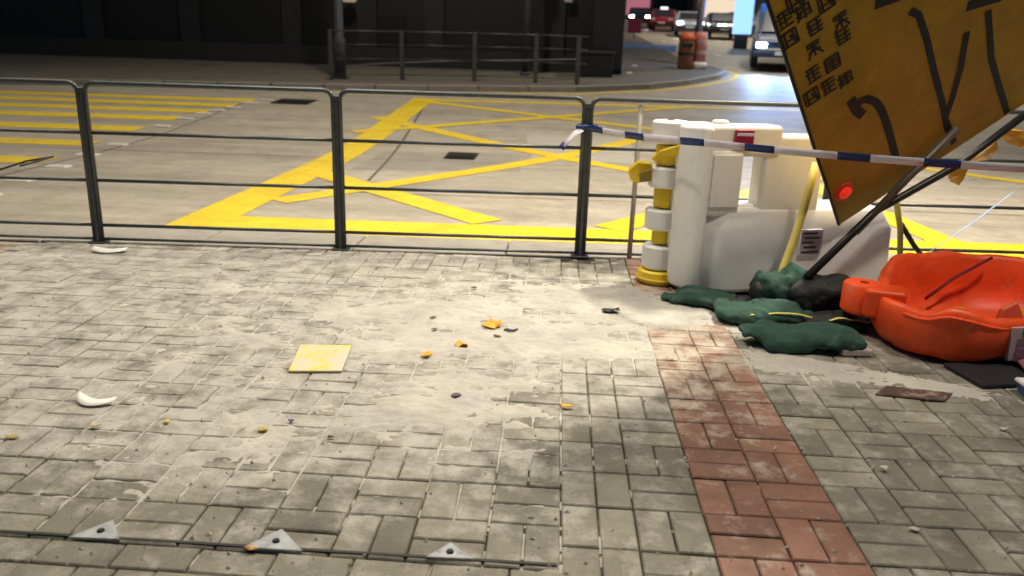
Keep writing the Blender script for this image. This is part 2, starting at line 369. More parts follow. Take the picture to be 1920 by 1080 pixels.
def brick_geo(lx, ly, ch=.004, h=.05):
    ax, ay = lx/2-JT/2, ly/2-JT/2; rings = []
    for ix, z in ((0, -h), (0, -ch), (ch, 0)):
        rings.append([(sx*(ax-ix), sy*(ay-ix), z) for sx, sy in ((-1,-1),(1,-1),(1,1),(-1,1))])
    vs = [v for q in rings for v in q]; fs = []
    for i in range(2):
        for k in range(4): fs.append((i*4+k, i*4+(k+1)%4, (i+1)*4+(k+1)%4, (i+1)*4+k))
    fs.append((8, 9, 10, 11)); return vs, fs
def in_view(x, y, mx=140):
    d = Vector((x, y, 0))-CAM; z = d.dot(FW)
    if z < .2: return False
    px = 960+F*d.dot(RT)/z; py = 540-F*d.dot(UP)/z
    return -mx < px < 1920+mx and py < 1080+mx
meshes = {}
def brick_mesh(m):
    if m.name not in meshes:
        vs, fs = brick_geo(.2, .1); me = bpy.data.meshes.new('paving_brick'); me.from_pydata(vs, [], fs); me.materials.append(m); meshes[m.name] = me
    return meshes[m.name]
rest = {False: MB(), True: MB()}; cnt = {False: 0, True: 0}
pieces.sort(key=lambda p: (p[0]+p[2])**2/4+(p[1]+p[3])**2/4)
for (x0, y0, x1, y1, red) in pieces:
    cx, cy = (x0+x1)/2, (y0+y1)/2
    lx, ly = x1-x0, y1-y0; m_ = redm if red else brickm
    z = random.gauss(0, .0012); tx, ty, tz = random.gauss(0, .006), random.gauss(0, .006), random.gauss(0, .006)
    std = abs(max(lx, ly)-.2) < .002 and abs(min(lx, ly)-.1) < .002
    if std and in_view(cx, cy, 20) and cnt[red] < (290 if not red else 100):
        cnt[red] += 1
        o = bpy.data.objects.new('red_paving_brick' if red else 'paving_brick', brick_mesh(m_)); COL.objects.link(o)
        o.location = (cx, cy, z); o.rotation_euler = (tx, ty, tz + (0 if lx > ly else math.pi/2)); o.parent = pavement
    elif in_view(cx, cy):
        vs, fs = brick_geo(lx, ly); E_ = Matrix.Translation((cx, cy, z)) @ Matrix.Rotation(tz, 4, 'Z') @ Matrix.Rotation(tx, 4, 'X') @ Matrix.Rotation(ty, 4, 'Y')
        rest[red].add([E_ @ Vector(v) for v in vs], fs)
tag(rest[False].build('paving_bricks', brickm, pavement), kind='stuff')
if rest[True].v: tag(rest[True].build('red_paving_bricks', redm, pavement), kind='stuff')
# plain paving beyond the modelled bricks, behind and beside the camera
for nm, x0, x1, y0, y1 in (('side_paving', -60, -4.2, -25, 4.6), ('side_paving', 3.75, 60, -25, 5.1), ('rear_paving', -4.2, 3.75, -25, 1.2)):
    MB().box(((x0+x1)/2, (y0+y1)/2, -.020), (x1-x0, y1-y0, .034)).build(nm, brickm, pavement)

# ---------------------------------------------------------------- spilled sand (height field lying on and between the bricks)
X0, X1, Y0, Y1, st = -3.3, 2.3, 1.65, 4.95, .009
nx, ny = int((X1-X0)/st), int((Y1-Y0)/st)
gx = np.linspace(X0, X1, nx); gy = np.linspace(Y0, Y1, ny); XX, YY = np.meshgrid(gx, gy)
def blob(x, y, rx, ry, a=1.): return a*np.exp(-((XX-x)/rx)**2-((YY-y)/ry)**2)
dens = (blob(-.25, 3.72, .75, .42, 1.15)+blob(.35, 4.05, .55, .36, 1.1)+blob(.75, 4.0, .32, .22, .85)+blob(-.28, 3.05, .34, .30, .8)+blob(.15, 3.4, .3, .25, .55)
        + blob(-.42, 2.55, .26, .22, .75)+blob(-.05, 2.32, .22, .08, .6)+blob(1.0, 3.36, .17, .14, 1.0)+blob(1.22, 3.18, .34, .13, 1.05)+blob(1.62, 3.06, .26, .11, 1.0)+blob(1.95, 2.95, .2, .07, .7)
        + blob(.40, 3.25, .16, .25, .35)+blob(-1.0, 2.5, .5, .5, .42)+blob(-1.1, 3.6, .7, .5, .5)+blob(.34, 2.33, .11, .03, .9))
base = .35*(1/(1+np.exp((XX+.15)/.18)))*(1/(1+np.exp(-(YY-2.0)/.12)))      # dusty left half
n1 = noise2(nx, ny, 13, 5, 3, .95); n2 = noise2(nx, ny, 60, 4, 9, .9); n3 = noise2(nx, ny, 220, 2, 5, 1.7)
z = -.0115 + .0100*np.clip(dens+base, 0, 1.15) + .021*(n1-.5) + .018*(n2-.5) + .008*(n3-.5) + .0035*np.clip(dens, 0, 1.2)
z -= .0045/(1+np.exp(-(XX-.35)/.08))*np.clip(1-dens*1.6, 0, 1)
keep = (z > -.0075)
q = keep[:-1, :-1] | keep[1:, :-1] | keep[:-1, 1:] | keep[1:, 1:]
q &= (YY[:-1, :-1] < fence_y(0)+.06*XX[:-1, :-1]-.02)
jj, ii = np.nonzero(q); idx = jj*nx+ii
faces = np.stack([idx, idx+1, idx+nx+1, idx+nx], 1)
used, inv = np.unique(faces.ravel(), return_inverse=True)
co_ = np.stack([XX.ravel()[used], YY.ravel()[used], z.ravel()[used]], 1)
me = bpy.data.meshes.new('spilled_sand'); me.vertices.add(len(used)); me.vertices.foreach_set('co', co_.ravel().astype(np.float32))
me.loops.add(faces.size); me.loops.foreach_set('vertex_index', inv.astype(np.int32)); me.polygons.add(len(faces))
me.polygons.foreach_set('loop_start', np.arange(0, faces.size, 4, dtype=np.int32)); me.update(calc_edges=True); me.validate(); me.shade_smooth()
me.materials.append(sandm); so_ = bpy.data.objects.new('spilled_sand', me); COL.objects.link(so_)
tag(so_, 'pale beige sand spilled over the grey paving bricks', 'sand', kind='stuff')

# ---------------------------------------------------------------- near railing
def railing_bay(xa, xb, label, group, rails=(.70, .405, .118, .028), bent=None):
    pa, pb = Vector((xa, fence_y(xa), 0)), Vector((xb, fence_y(xb), 0)); d = (pb-pa).normalized(); L = (pb-pa).length
    o = empty('pedestrian_railing', pa, label, 'railing', group)
    s0, s1 = .022, L-.022; H = 1.0; r = .055
    P = lambda s, z: pa + d*s + Vector((0, 0, z))
    pts = [P(s0, .0)] + [P(s0, H-r)] + [P(s0+r-r*math.cos(a), H-r+r*math.sin(a)) for a in (.4, .8, 1.2)] + [P(s0+r, H), P(s1-r, H)] + \
          [P(s1-r+r*math.sin(a), H-r+r*math.cos(a)) for a in (.4, .8, 1.2)] + [P(s1, H-r), P(s1, 0)]
    MB().tube(pts, .0145, 12).build('frame', steel, o, smooth=True)
    for h in rails:
        r_ = .0108 if h > .05 else .009
        MB().tube([P(s0, h), P(L*.5, h + (bent or 0)), P(s1, h)], r_, 10).build('rail', steel, o, smooth=True)
    MB().box(P(.0, .46), (.022, .03, .96), math.atan2(d.y, d.x)).build('post', steel, o, bevel=.004)
    MB().box(P(.0, .008), (.11, .08, .010), math.atan2(d.y, d.x)).build('base_plate', steel, o, bevel=.003)
    MB().box(P(.0, .955), (.05, .036, .03), math.atan2(d.y, d.x)).build('clamp', steel, o, bevel=.004)
    return o
GR = 'railing panels along the near kerb'
PX = [-4.46, -2.91, -1.36, .18, 1.73, 3.28, 4.83]
LB = ['grey steel railing panel with a thin black cable strung across it', 'grey steel railing panel between the cable panel and the box junction corner panel', 'grey steel railing panel in front of the box junction corner',
      'grey steel railing panel with barrier tape tied at its end post', 'grey steel railing panel running behind the white plastic barrier', 'grey steel railing panel behind the red-orange plastic barrier']
for i in range(6):
    o = railing_bay(PX[i], PX[i+1], LB[i], GR)
    if i == 3:   # loose stile in the struck panel
        x_ = .50; MB().tube([(x_, fence_y(x_), .0), (x_+.005, fence_y(x_)+.01, .97)], .016, 10).build('loose_stile', mat('dusty_steel', (.33, .31, .26), .6, metal=.2), o, smooth=True)

# loose cable strung across the leftmost panels
pts = [AY(x, y, 5.4+.02*k) for k, (x, y) in enumerate([(-260, 395), (-60, 330), (0, 318), (50, 302), (100, 294), (158, 286)])]
pts[-1].y = fence_y(pts[-1].x)+.02
tag(MB().tube(pts, .007, 8).build('cable', blackrub, None, smooth=True), 'thin black cable hanging from the railing before the crossing', 'cable')

# ---------------------------------------------------------------- barricade tape
def ribbon(pts, w, m, name, parent, up=(0, 0, 1), twist=0):
    mb = MB(); vs = []; fs = []
    for i, p in enumerate(pts):
        p = Vector(p); a = twist*i; t = (Vector(pts[min(i+1, len(pts)-1)])-Vector(pts[max(i-1, 0)])).normalized()
        u = Vector(up); u = (u-t*u.dot(t)).normalized(); v = t.cross(u); q = u*math.cos(a)+v*math.sin(a)
        vs += [p-q*w/2, p+q*w/2]
        if i: fs.append((2*i-2, 2*i-1, 2*i+1, 2*i))
    return mb.add(vs, fs).build(name, m, parent, smooth=True, solid=.0008)
tA = AY(1099, 239, fence_y(.2)-.03); tK = AY(1302, 266, 4.10); tB = AY(1990, 320, 3.45)
tape = empty('barricade_tape', tA, 'blue and white striped barrier tape stretched from the railing post across the barrier', 'tape')
def tpt(t):
    p = tA.lerp(tK, t/.36) if t < .36 else tK.lerp(tB, (t-.36)/.64)
    p.z -= .012*math.sin(math.pi*min(1, t/.36 if t < .36 else (t-.36)/.64)); return p
def px_t(px):                                   # parameter of the tape under a pixel column
    lo, hi = 0, 1
    for _ in range(40):
        mid = (lo+hi)/2; d = tpt(mid)-CAM; x = 960+F*d.dot(RT)/d.dot(FW)
        if x < px: lo = mid
        else: hi = mid
    return lo
edges = [1102, 1130, 1172, 1207, 1275, 1320, 1396, 1452, 1570, 1632, 1732, 1802, 1925, 1985]
for i in range(len(edges)-1):
    a, b = px_t(edges[i]), px_t(edges[i+1]); n = 6
    ribbon([tpt(a+(b-a)*k/n) for k in range(n+1)], .040, tblue if i % 2 == 0 else twhite, 'blue_band' if i % 2 == 0 else 'white_band', tape, up=(0, -.45, 1))
kx = .18; ky = fence_y(kx)
MB().tube([(kx+.055*math.cos(a), ky+.05*math.sin(a), tA.z+.006*math.sin(3*a)) for a in np.linspace(0, 6.0, 14)], .017, 8).build('knot', tblue, tape, smooth=True)
ribbon([AY(1092, 243, ky-.06), AY(1078, 250, ky-.07), AY(1066, 263, ky-.08), AY(1056, 274, ky-.09)], .045, twhite, 'tail', tape, up=(1, 0, .4), twist=.25)
ribbon([AY(1060, 268, ky-.085), AY(1052, 279, ky-.095)], .04, tblue, 'tail_end', tape, up=(1, 0, .4))
def loose_tape(pxs, w, m, label):
    o = ribbon([AY(x, y, Y) for x, y, Y in pxs], w, m, 'tape_strip', None, up=(.5, -.4, .6)); return tag(o, label, 'tape')
loose_tape([(1692, 366, 4.85), (1722, 350, 4.85), (1752, 330, 4.86)], .06, tpale, 'short pale blue strip of tape under the tilted sign')
loose_tape([(1742, 472, 4.7), (1790, 440, 4.75), (1840, 405, 4.8), (1900, 360, 4.85), (1960, 330, 4.9)], .05, tpale, 'long pale blue tape strip running up behind the red-orange barrier')

# ---------------------------------------------------------------- white water-filled barrier
BYAW = math.atan2(.24, .94)
bo = Vector((.98, 4.24, 0)); bu = Vector((math.cos(BYAW), math.sin(BYAW), 0)); bv = Vector((-bu.y, bu.x, 0))
def BP(u, v, z): return bo + bu*u + bv*v + Vector((0, 0, z))
wb = empty('water_barrier', BP(.4, .25, 0), 'white plastic water-filled barrier with hinge lugs standing on the sandbags', 'barrier')
body = MB()
pl = [(-.27, .17), (-.215, .06), (-.15, .035), (-.15, .30), (-.27, .30)]        # left pillar
body.loft([[BP(u, v, z) for u, v in pl] for z in (.02, .45, .918)])
lo = [(-.25, .14), (-.03, .0), (.98, .005), (.98, .45), (-.25, .45)]; lm = [(-.25, .14), (-.04, .005), (.97, .02), (.97, .44), (-.25, .44)]; hi = [(-.2, .12), (-.02, .065), (.93, .085), (.93, .35), (-.2, .35)]
body.loft([[BP(u, v, z) for u, v in p] for p, z in ((lo, .02), (lm, .37), (hi, .48))])
def bb(u0, u1, v0, v1, z0, z1): body.loft([[BP(u, v, z) for u, v in ((u0, v0), (u1, v0), (u1, v1), (u0, v1))] for z in (z0, z1)])
bb(-.17, .035, .052, .21, .44, .80)                                             # wall round the see-through slot
bb(-.20, .25, .060, .225, .76, .925)
bb(.155, .52, .075, .215, .44, .875)
bb(.02, .17, .105, .205, .44, .495)
bodyo = body.build('body', plasw, wb, bevel=.030, seg=4)
MB().lathe([(.045, -.004), (.045, .012), (.037, .020), (.02, .022)], BP(-.08, .15, .925), 20).build('filler_cap', plasw, wb, smooth=True)
MB().loft([[BP(u, v, z) for u, v in ((-.145, .040), (.022, .040), (.022, .060), (-.145, .060))] for z in (.49, .775)]).build('raised_panel', plasw, wb, bevel=.008)
hx = G(1240, 520); hx = Vector((hx.x-.035, 4.50, 0))
for k, (z0, z1) in enumerate(((.80, .925), (.555, .675), (.315, .435), (.085, .225))):
    MB().lathe([(.088, z0), (.102, z0+.012), (.102, z1-.012), (.088, z1)], hx, 24).build('hinge_lug', plasw, wb, smooth=True, bevel=.004)
    MB().box((hx.x+.13, hx.y+.0, (z0+z1)/2), (.20, .13, (z1-z0)*.9), BYAW).build('lug_arm', plasw, wb, bevel=.012)
MB().box(BP(.015, .053, .862), (.105, .035, .085), BYAW).build('red_reflector', mat('crimson_reflector', (.25, .008, .04), .3), wb, bevel=.008)
MB().box(BP(.015, .038, .880), (.095, .012, .016), BYAW).build('reflector_strip', mat('lilac_strip', (.55, .5, .68), .4), wb, bevel=.003)
lb = MB().loft([[BP(u, v, z) for u, v in ((.39, -.006), (.52, -.004), (.52, .03), (.39, .03))] for z in (.23, .375)]).build('label_sheet', label_print, wb)
for k in range(5): MB().loft([[BP(u, v, z) for u, v in ((.40+.01*(k % 2), -.010), (.505-.02*(k % 3), -.009), (.505-.02*(k % 3), -.003), (.40+.01*(k % 2), -.004))] for z in (.248+.026*k, .256+.026*k)]).build('label_line', blackp, lb)
# yellow hinge remains of a torn-off barrier on the same pin
yh = empty('torn_yellow_hinge', hx, 'torn yellow plastic hinge wedged between the white barrier lugs', 'barrier')
for z0, z1, r in ((.0, .08, .118), (.23, .31, .055), (.44, .55, .062), (.68, .79, .070)):
    MB().lathe([(r*.9, z0), (r, z0+.01), (r, z1-.01), (r*.9, z1)], hx, 20).build('hinge_lug', plasy, yh, smooth=True, bevel=.003)
MB().lathe([(.126, .018), (.130, .024), (.130, .032), (.126, .038)], hx, 24).build('base_ring', mat('deep_yellow_ring', (.62, .42, .02), .5), yh, smooth=True)  # ring in a deeper yellow than the lugs
MB().tube([hx+Vector((0, 0, .01)), hx+Vector((0, 0, .93))], .02, 10).build('pin', steel, yh, smooth=True)
def torn(pxs, name, m, parent, thick=.012):
    vs = [AY(x, y, Y) for x, y, Y in pxs]; c = sum(vs, Vector())/len(vs) + Vector((0, -.012, .004)); n = len(vs)
    return MB().add(vs+[c], [(k, (k+1) % n, n) for k in range(n)]).build(name, m, parent, solid=thick, smooth=False)
torn([(1222, 296, 4.42), (1240, 282, 4.40), (1278, 271, 4.38), (1280, 290, 4.42), (1262, 302, 4.46), (1225, 300, 4.46)], 'torn_flap', plasy, yh)
torn([(1178, 318, 4.45), (1196, 303, 4.42), (1222, 306, 4.45), (1220, 330, 4.5), (1195, 342, 4.52), (1181, 334, 4.5)], 'torn_flap', plasy, yh, .02)
torn([(1198, 325, 4.40), (1220, 318, 4.40), (1222, 338, 4.42), (1200, 341, 4.43)], 'torn_core', mat('dark_yellow_core', (.24, .17, .02), .6), yh, .01)
# yellow strap hanging over the barrier
st_ = ribbon([AY(1531, 305, 4.30), AY(1518, 352, 4.27), AY(1504, 402, 4.22), AY(1488, 452, 4.17), AY(1470, 502, 4.12), AY(1450, 566, 4.04)], .046, strapm, 'strap', None, up=(1, .2, .3))
tag(st_, 'yellow webbing strap hanging down the white barrier side', 'strap')

# ---------------------------------------------------------------- sandbags
def sandbag(cx, cy, L, Wd, H, rz, m, label, seed, sag=.0, strap=None, z0=0):
    n, k = 26, 16; r = random.Random(seed); vs = []; ph = [r.uniform(0, 6.28) for _ in range(8)]
    o = empty('sandbag', (cx, cy, 0), label, 'sandbag', 'green sandbags round the barrier')
    c, s = math.cos(rz), math.sin(rz)
    def pt(i, j):
        u = -1+2*i/n; t = 2*math.pi*j/k
        nk = 1.0
        if u > .62: e_ = min(1, (u-.62)/.16); e_ = e_*e_*(3-2*e_); nk = 1-.70*e_ + (.45*min(1, (u-.80)/.2) if u > .80 else 0)
        prof = max(1-abs(min(u, .97))**5, .02)**.5*nk; pw = .55+.45*prof if abs(u) < .999 else .5
        y = math.copysign(abs(math.cos(t))**.75, math.cos(t))*Wd/2*pw*(.4+.6*nk)
        zz = math.copysign(abs(math.sin(t))**.7, math.sin(t))*H/2*max(prof, .10)
        w = 1+.10*math.sin(5*u+ph[0]+2*t)+.07*math.sin(9*u+ph[1]-3*t)+.06*math.sin(13*u+5*t+ph[2])
        zz = zz*w + .012*math.sin(4*u+ph[3]); y = y*(1+.06*math.sin(6*u+ph[4]))
        x = u*L/2; zz = H/2+zz - sag*abs(u)**2
        return Vector((cx+x*c-y*s, cy+x*s+y*c, max(zz, .002+.004*abs(math.sin(7*u)))+z0))
    for i in range(n+1):
        for j in range(k): vs.append(pt(i, j))
    fs = [(i*k+j, i*k+(j+1) % k, (i+1)*k+(j+1) % k, (i+1)*k+j) for i in range(n) for j in range(k)]
    fs += [tuple(range(k)), tuple(n*k+j for j in range(k))]
    bg_ = MB().add(vs, fs).build('bag', m, o, smooth=True)
    sm = bg_.modifiers.new('sub', 'SUBSURF'); sm.levels = sm.render_levels = 2
    for sc_, am in ((.11, .05), (.045, .012)):
        tx_ = bpy.data.textures.new('folds', 'CLOUDS'); tx_.noise_scale = sc_; tx_.noise_depth = 2; dm = bg_.modifiers.new('folds', 'DISPLACE'); dm.texture = tx_; dm.strength = am; dm.texture_coords = 'GLOBAL'; dm.mid_level = .5
    if strap: 
        pts = [pt(i, k*.25+strap) + Vector((0, 0, .006)) for i in range(2, n-1)]
        ribbon(pts[int(len(pts)*.25):], .013, strapm, 'edge_webbing', o, up=(-s, c, .2))
    return o
sandbag(.80, 4.11, .40, .24, .06, 2.9, bagm, 'small flattened dark green sandbag under the white barrier corner', 1)
sandbag(1.09, 3.86, .50, .30, .085, -.05, bagm, 'crumpled green sandbag with pale folds beside the spilled sand', 2, strap=2.6)
sandbag(1.16, 3.50, .56, .26, .095, 3.1, bagm, 'long dark green sandbag against the red-orange barrier lug', 3)
sandbag(1.36, 4.06, .62, .30, .19, -.28, bagd, 'large blackish sandbag slumped behind the tilted sign pole', 4)
sandbag(1.24, 4.10, .34, .24, .21, .35, bagm, 'upright green sandbag leaning on the white barrier base', 5)
sandbag(1.42, 3.80, .36, .20, .07, .15, bagd, 'flat black sandbag lying between the green sandbags', 6, strap=2.4)
sandbag(1.00, 4.02, .34, .20, .055, .5, bagd, 'flat black sandbag tucked under the white barrier edge', 8)

# ---------------------------------------------------------------- red-orange barrier lying torn open
rb = empty('fallen_barrier', (1.8, 3.6, 0), 'torn red-orange plastic barrier lying on its side with open hollow', 'barrier')
# plan outline at rim, front side left to right then back side right to left (x, y, rim height)
ring = [(1.52, 3.62, .22), (1.55, 3.47, .235), (1.63, 3.36, .225), (1.70, 3.33, .265), (1.78, 3.31, .255), (1.90, 3.31, .222), (1.99, 3.335, .212), (2.12, 3.38, .22), (2.32, 3.42, .22), (2.55, 3.52, .24), (2.62, 3.75, .27),
        (2.55, 4.02, .31), (2.36, 4.08, .35), (2.16, 4.10, .33), (2.0, 4.06, .36), (1.86, 4.02, .345), (1.74, 3.97, .365), (1.64, 3.90, .35), (1.56, 3.76, .25)]
cxr, cyr = 2.05, 3.70
def rr(f, zf, dz=0): return [(cxr+(x-cxr)*f, cyr+(y-cyr)*f, z*zf+dz) for x, y, z in ring]
def smooth_ring(r_, it=2):
    for _ in range(it):
        n = len(r_); q = []
        for i in range(n):
            a, b = Vector(r_[i]), Vector(r_[(i+1) % n]); q += [a*.75+b*.25, a*.25+b*.75]
        r_ = q
    return r_
rings = [smooth_ring(x) for x in (rr(.80, 0, .004), rr(.92, 0, .018), rr(.985, .28), rr(1.0, .72), rr(.992, .92), rr(.965, 1.0), rr(.905, 1.0), rr(.87, .94), rr(.855, .6), rr(.81, .25, .01), rr(.5, .15, .01), rr(.1, .12, .01))]
rings[0] = [v+Vector((0, 0, .07*max(0, min(1, (v.x-1.80)/.3)))) for v in rings[0]]; rings[1] = [v+Vector((0, 0, .06*max(0, min(1, (v.x-1.80)/.3)))) for v in rings[1]]
hull = MB().loft(rings).build('hull', plasr, rb, smooth=True)
dt = bpy.data.textures.new('dents', 'CLOUDS'); dt.noise_scale = .22; dm = hull.modifiers.new('dents', 'DISPLACE'); dm.texture = dt; dm.strength = .035; dm.mid_level = .5; dm.texture_coords = 'GLOBAL'
MB().tube([Vector(v)+Vector((0, 0, 0)) for v in smooth_ring(rr(1.003, .86), 1)[2:17]], .007, 8).build('mould_seam', plasr, rb, smooth=True)
lug = MB(); lug.lathe([(.07, .10), (.088, .115), (.088, .235), (.078, .25)], (1.50, 3.76, 0), 24)
lug.build('hinge_lug', plasr, rb, smooth=True, bevel=.003)
MB().box((1.585, 3.70, .175), (.18, .16, .14), -.3).build('lug_arm', plasr, rb, bevel=.02, seg=3)
MB().lathe([(.020, .249), (.020, .252)], (1.505, 3.755, 0), 14).build('lug_hole', mat('dark_red_hole', (.25, .01, .004), .7), rb)
# front panel lip, gusset and label
MB().loft([[(1.95, 3.42, .05), (2.2, 3.50, .05), (2.2, 3.54, .05), (1.95, 3.46, .05)], [(1.99, 3.44, .24), (2.07, 3.47, .27), (2.07, 3.50, .27), (1.99, 3.47, .24)]]).build('gusset', plasrd, rb, bevel=.01)
fl = MB().loft([[(1.985, 3.318, .045), (2.30, 3.405, .045), (2.30, 3.43, .045), (1.985, 3.345, .045)], [(1.975, 3.312, .195), (2.30, 3.398, .195), (2.30, 3.43, .195), (1.975, 3.345, .195)]]).build('label_sheet', mat('mauve_label', (.46, .33, .36), .6, var=.1), rb)
MB().loft([[(2.03, 3.322, .165), (2.2, 3.369, .165), (2.2, 3.375, .165), (2.03, 3.33, .165)], [(2.03, 3.3215, .185), (2.2, 3.367, .185), (2.2, 3.375, .185), (2.03, 3.33, .185)]]).build('label_bar', mat('green_bar', (.02, .07, .05), .5), fl)
for k in range(4): MB().loft([[(2.01, 3.319, z), (2.2-.03*k, 3.368-.008*k, z), (2.2-.03*k, 3.375-.008*k, z), (2.01, 3.33, z)] for z in (.07+.022*k, .078+.022*k)]).build('label_line', mat('label_ink', (.18, .11, .13), .6), fl)
MB().tube([AY(1735, 560, 3.85), AY(1790, 520, 3.95), AY(1860, 483, 4.0)], .008, 8).build('crease_shade', mat('dark_red_crease', (.2, .008, .01), .6), rb, smooth=True)  # dark tube along the crease, its shade put into the colour
def shard(pxs, label, name='plastic_shard', m=amber, cat='debris', thick=.01, group=None):
    return tag(torn(pxs, name, m, None, thick), label, cat, group)
shard([(1770, 590, 3.66), (1782, 576, 3.64), (1800, 577, 3.66), (1822, 592, 3.66), (1818, 604, 3.60), (1785, 600, 3.58)], 'amber plastic shard lying in the hollow of the red-orange barrier', thick=.03)
shard([(1906, 585, 3.62), (1935, 566, 3.7), (1960, 580, 3.7), (1955, 612, 3.6), (1912, 608, 3.58)], 'amber plastic shard by the label of the red-orange barrier', thick=.03)
# black sheet painting the shade beneath it, then odds and ends
for cx, cy, L_, m_, lab, nm in ((1.98, 3.20, .34, blackrub, 'black sheet painting the shade beneath the red-orange barrier', 'shade_sheet'),):
    tag(MB().box((cx+.02, cy+.06, .012), (.52, .24, .018), .22).build(nm, m_, None, bevel=.006), lab, 'painted shade')
tag(MB().loft([[(2.02+a*.1, 3.14+.03*math.sin(a*9), .004), (2.02+a*.1, 3.30, .05+.02*math.sin(a*7)), (2.02+a*.1, 3.38, .02)] for a in np.linspace(0, 3.5, 12)], cap=False).build('cloth', mauve, None, smooth=True, solid=.006), 'mauve cloth crumpled under the red-orange barrier', 'cloth')
bx = empty('blue_tray', (2.0, 3.02, 0), 'small blue plastic tray with white lid on the paving', 'tray')
MB().loft([[(1.905+sx*a+.09, 3.03+sy*a*.6, z) for sx, sy in ((-1,-1),(1,-1),(1,1),(-1,1))] for a, z in ((.085, .002), (.10, .045))]).build('body', bluep, bx, bevel=.006)
MB().loft([[(1.905+sx*a+.09, 3.03+sy*a*.6, z) for sx, sy in ((-1,-1),(1,-1),(1,1),(-1,1))] for a, z in ((.106, .046), (.10, .062))]).build('lid', paper, bx, bevel=.006)
tag(MB().box((1.375, 3.42, .02), (.14, .07, .035), .1).build('plaster_block', mat('pinkish_block', (.50, .40, .36), .8), None, bevel=.01), 'pale pinkish block beside the long dark green sandbag', 'block')

# ---------------------------------------------------------------- tilted amber sign
C0 = AY(1575, 421, 4.36)
def corner_solve():
    best = None
    for y1 in np.linspace(3.0, 4.3, 131):
        TL = AY(1440, 0, y1)
        for y2 in (4.47,):
            Rr = AY(1920, 195, y2); e = abs((TL-C0).dot(Rr-C0))
            if best is None or e < best[0]: best = (e, TL, Rr)
    return best
_, TL, RR = corner_solve()
ex = (RR-C0).normalized(); ey = (TL-C0); ey = (ey-ex*ey.dot(ex)).normalized(); en = ex.cross(ey).normalized()
if en.dot(CAM-C0) < 0: en = -en
SW, SH = (RR-C0).length*1.35, (TL-C0).length*1.28
def SP(u, v, n=0): return C0+ex*u+ey*v+en*n
def s_uv(x, y):
    d = ray(x, y); t = (C0-CAM).dot(en)/d.dot(en); q = CAM+d*t-C0; return q.dot(ex), q.dot(ey)
sg = empty('temporary_road_sign', C0, 'large tilted amber road sign with black route lines leaning over the barriers', 'road sign')
MB().loft([[SP(u, v, n) for u, v in ((0, 0), (SW, 0), (SW, SH), (0, SH))] for n in (-.006, 0)]).build('panel', signm, sg, bevel=.002)
MB().tube([SP(-.004, 0, -.004), SP(-.004, SH, -.004)], .009, 8).build('edge_trim', darkt, sg, smooth=True)
def stroke(pxs, w, parent=None, name='route_line', n=.003):
    pts = [s_uv(*p) for p in pxs]; mb = MB(); vs = []; fs = []
    for i, p in enumerate(pts):
        a = Vector(pts[max(i-1, 0)]); b = Vector(pts[min(i+1, len(pts)-1)]); d = (b-a).normalized(); nn = Vector((-d.y, d.x))*w/2
        vs += [SP(p[0]-nn.x, p[1]-nn.y, n), SP(p[0]+nn.x, p[1]+nn.y, n)]
        if i: fs.append((2*i-2, 2*i-1, 2*i+1, 2*i))
    return mb.add(vs, fs).build(name, blackp, parent or sg)
stroke([(1682, 306), (1672, 268), (1662, 232), (1652, 205), (1640, 190), (1625, 185), (1612, 190), (1606, 202), (1610, 213)], .042)
stroke([(1594, 186), (1606, 208), (1618, 216)], .05, name='arrow_head', n=.0036)
stroke([(1706, 20), (1722, 28), (1736, 70), (1750, 130), (1768, 200), (1775, 240)], .036)
stroke([(1812, 60), (1800, 130), (1786, 180), (1772, 222)], .036, n=.0036)
stroke([(1772, 225), (1780, 250), (1788, 268)], .038, n=.0042)
stroke([(1852, 20), (1858, 110), (1872, 160), (1888, 212)], .036)
stroke([(1640, 8), (1690, -10)], .05); stroke([(1812, 12), (1880, -8)], .05)
u0, v0 = s_uv(1581, 358)
def dome(rs, nm, m_, par): return MB().loft([[SP(u0+r_*math.cos(a), v0+r_*math.sin(a), n) for a in np.linspace(0, 2*math.pi, 24, endpoint=False)] for r_, n in rs]).build(nm, m_, par, smooth=True)
lens = dome(((.056, .001), (.054, .010), (.046, .016), (.030, .019)), 'red_lamp', mat('red_lens', (.34, .03, .012), .35, emit=(1, .04, .01), estr=.10), sg)
dome(((.036, .017), (.033, .024), (.022, .031), (.008, .034)), 'lamp_core', redlamp, lens)
GL = ['h.9 h.35 h-.2 h-.9 v0 v-.6', 'b h0 v0 h.45 h-.45', 'h.55 v0 d1 d2 h-.1 h.95', 'v-.7 h.8 h.2 v.3 h-.9 h-.35 k', 'h.9 v-.5 v.5 b h-.2 d2', 'k v.1 h.6 h0 h-.6 d1 v.7']
def gstrokes(g):
    out = []
    for t in g.split():
        if t[0] == 'h': y = float(t[1:]); w_ = random.uniform(.75, 1); out.append((-w_, y, w_, y))
        elif t[0] == 'v': x = float(t[1:]); out.append((x, random.uniform(.7, 1), x, -random.uniform(.7, 1)))
        elif t == 'd1': out.append((0, .5, -.95, -.95))
        elif t == 'd2': out.append((0, .5, .95, -.95))
        elif t == 'k': out += [(-1, .45, -.45, .45), (-.7, 1, -.75, -.9), (-1, -.3, -.45, .0)]
        elif t == 'b': out += [(-.9, .9, -.9, -.9), (.9, .9, .9, -.9), (-.9, .9, .9, .9), (-.9, -.9, .9, -.9)]
    return out
glyph = [gstrokes(g) for g in GL]
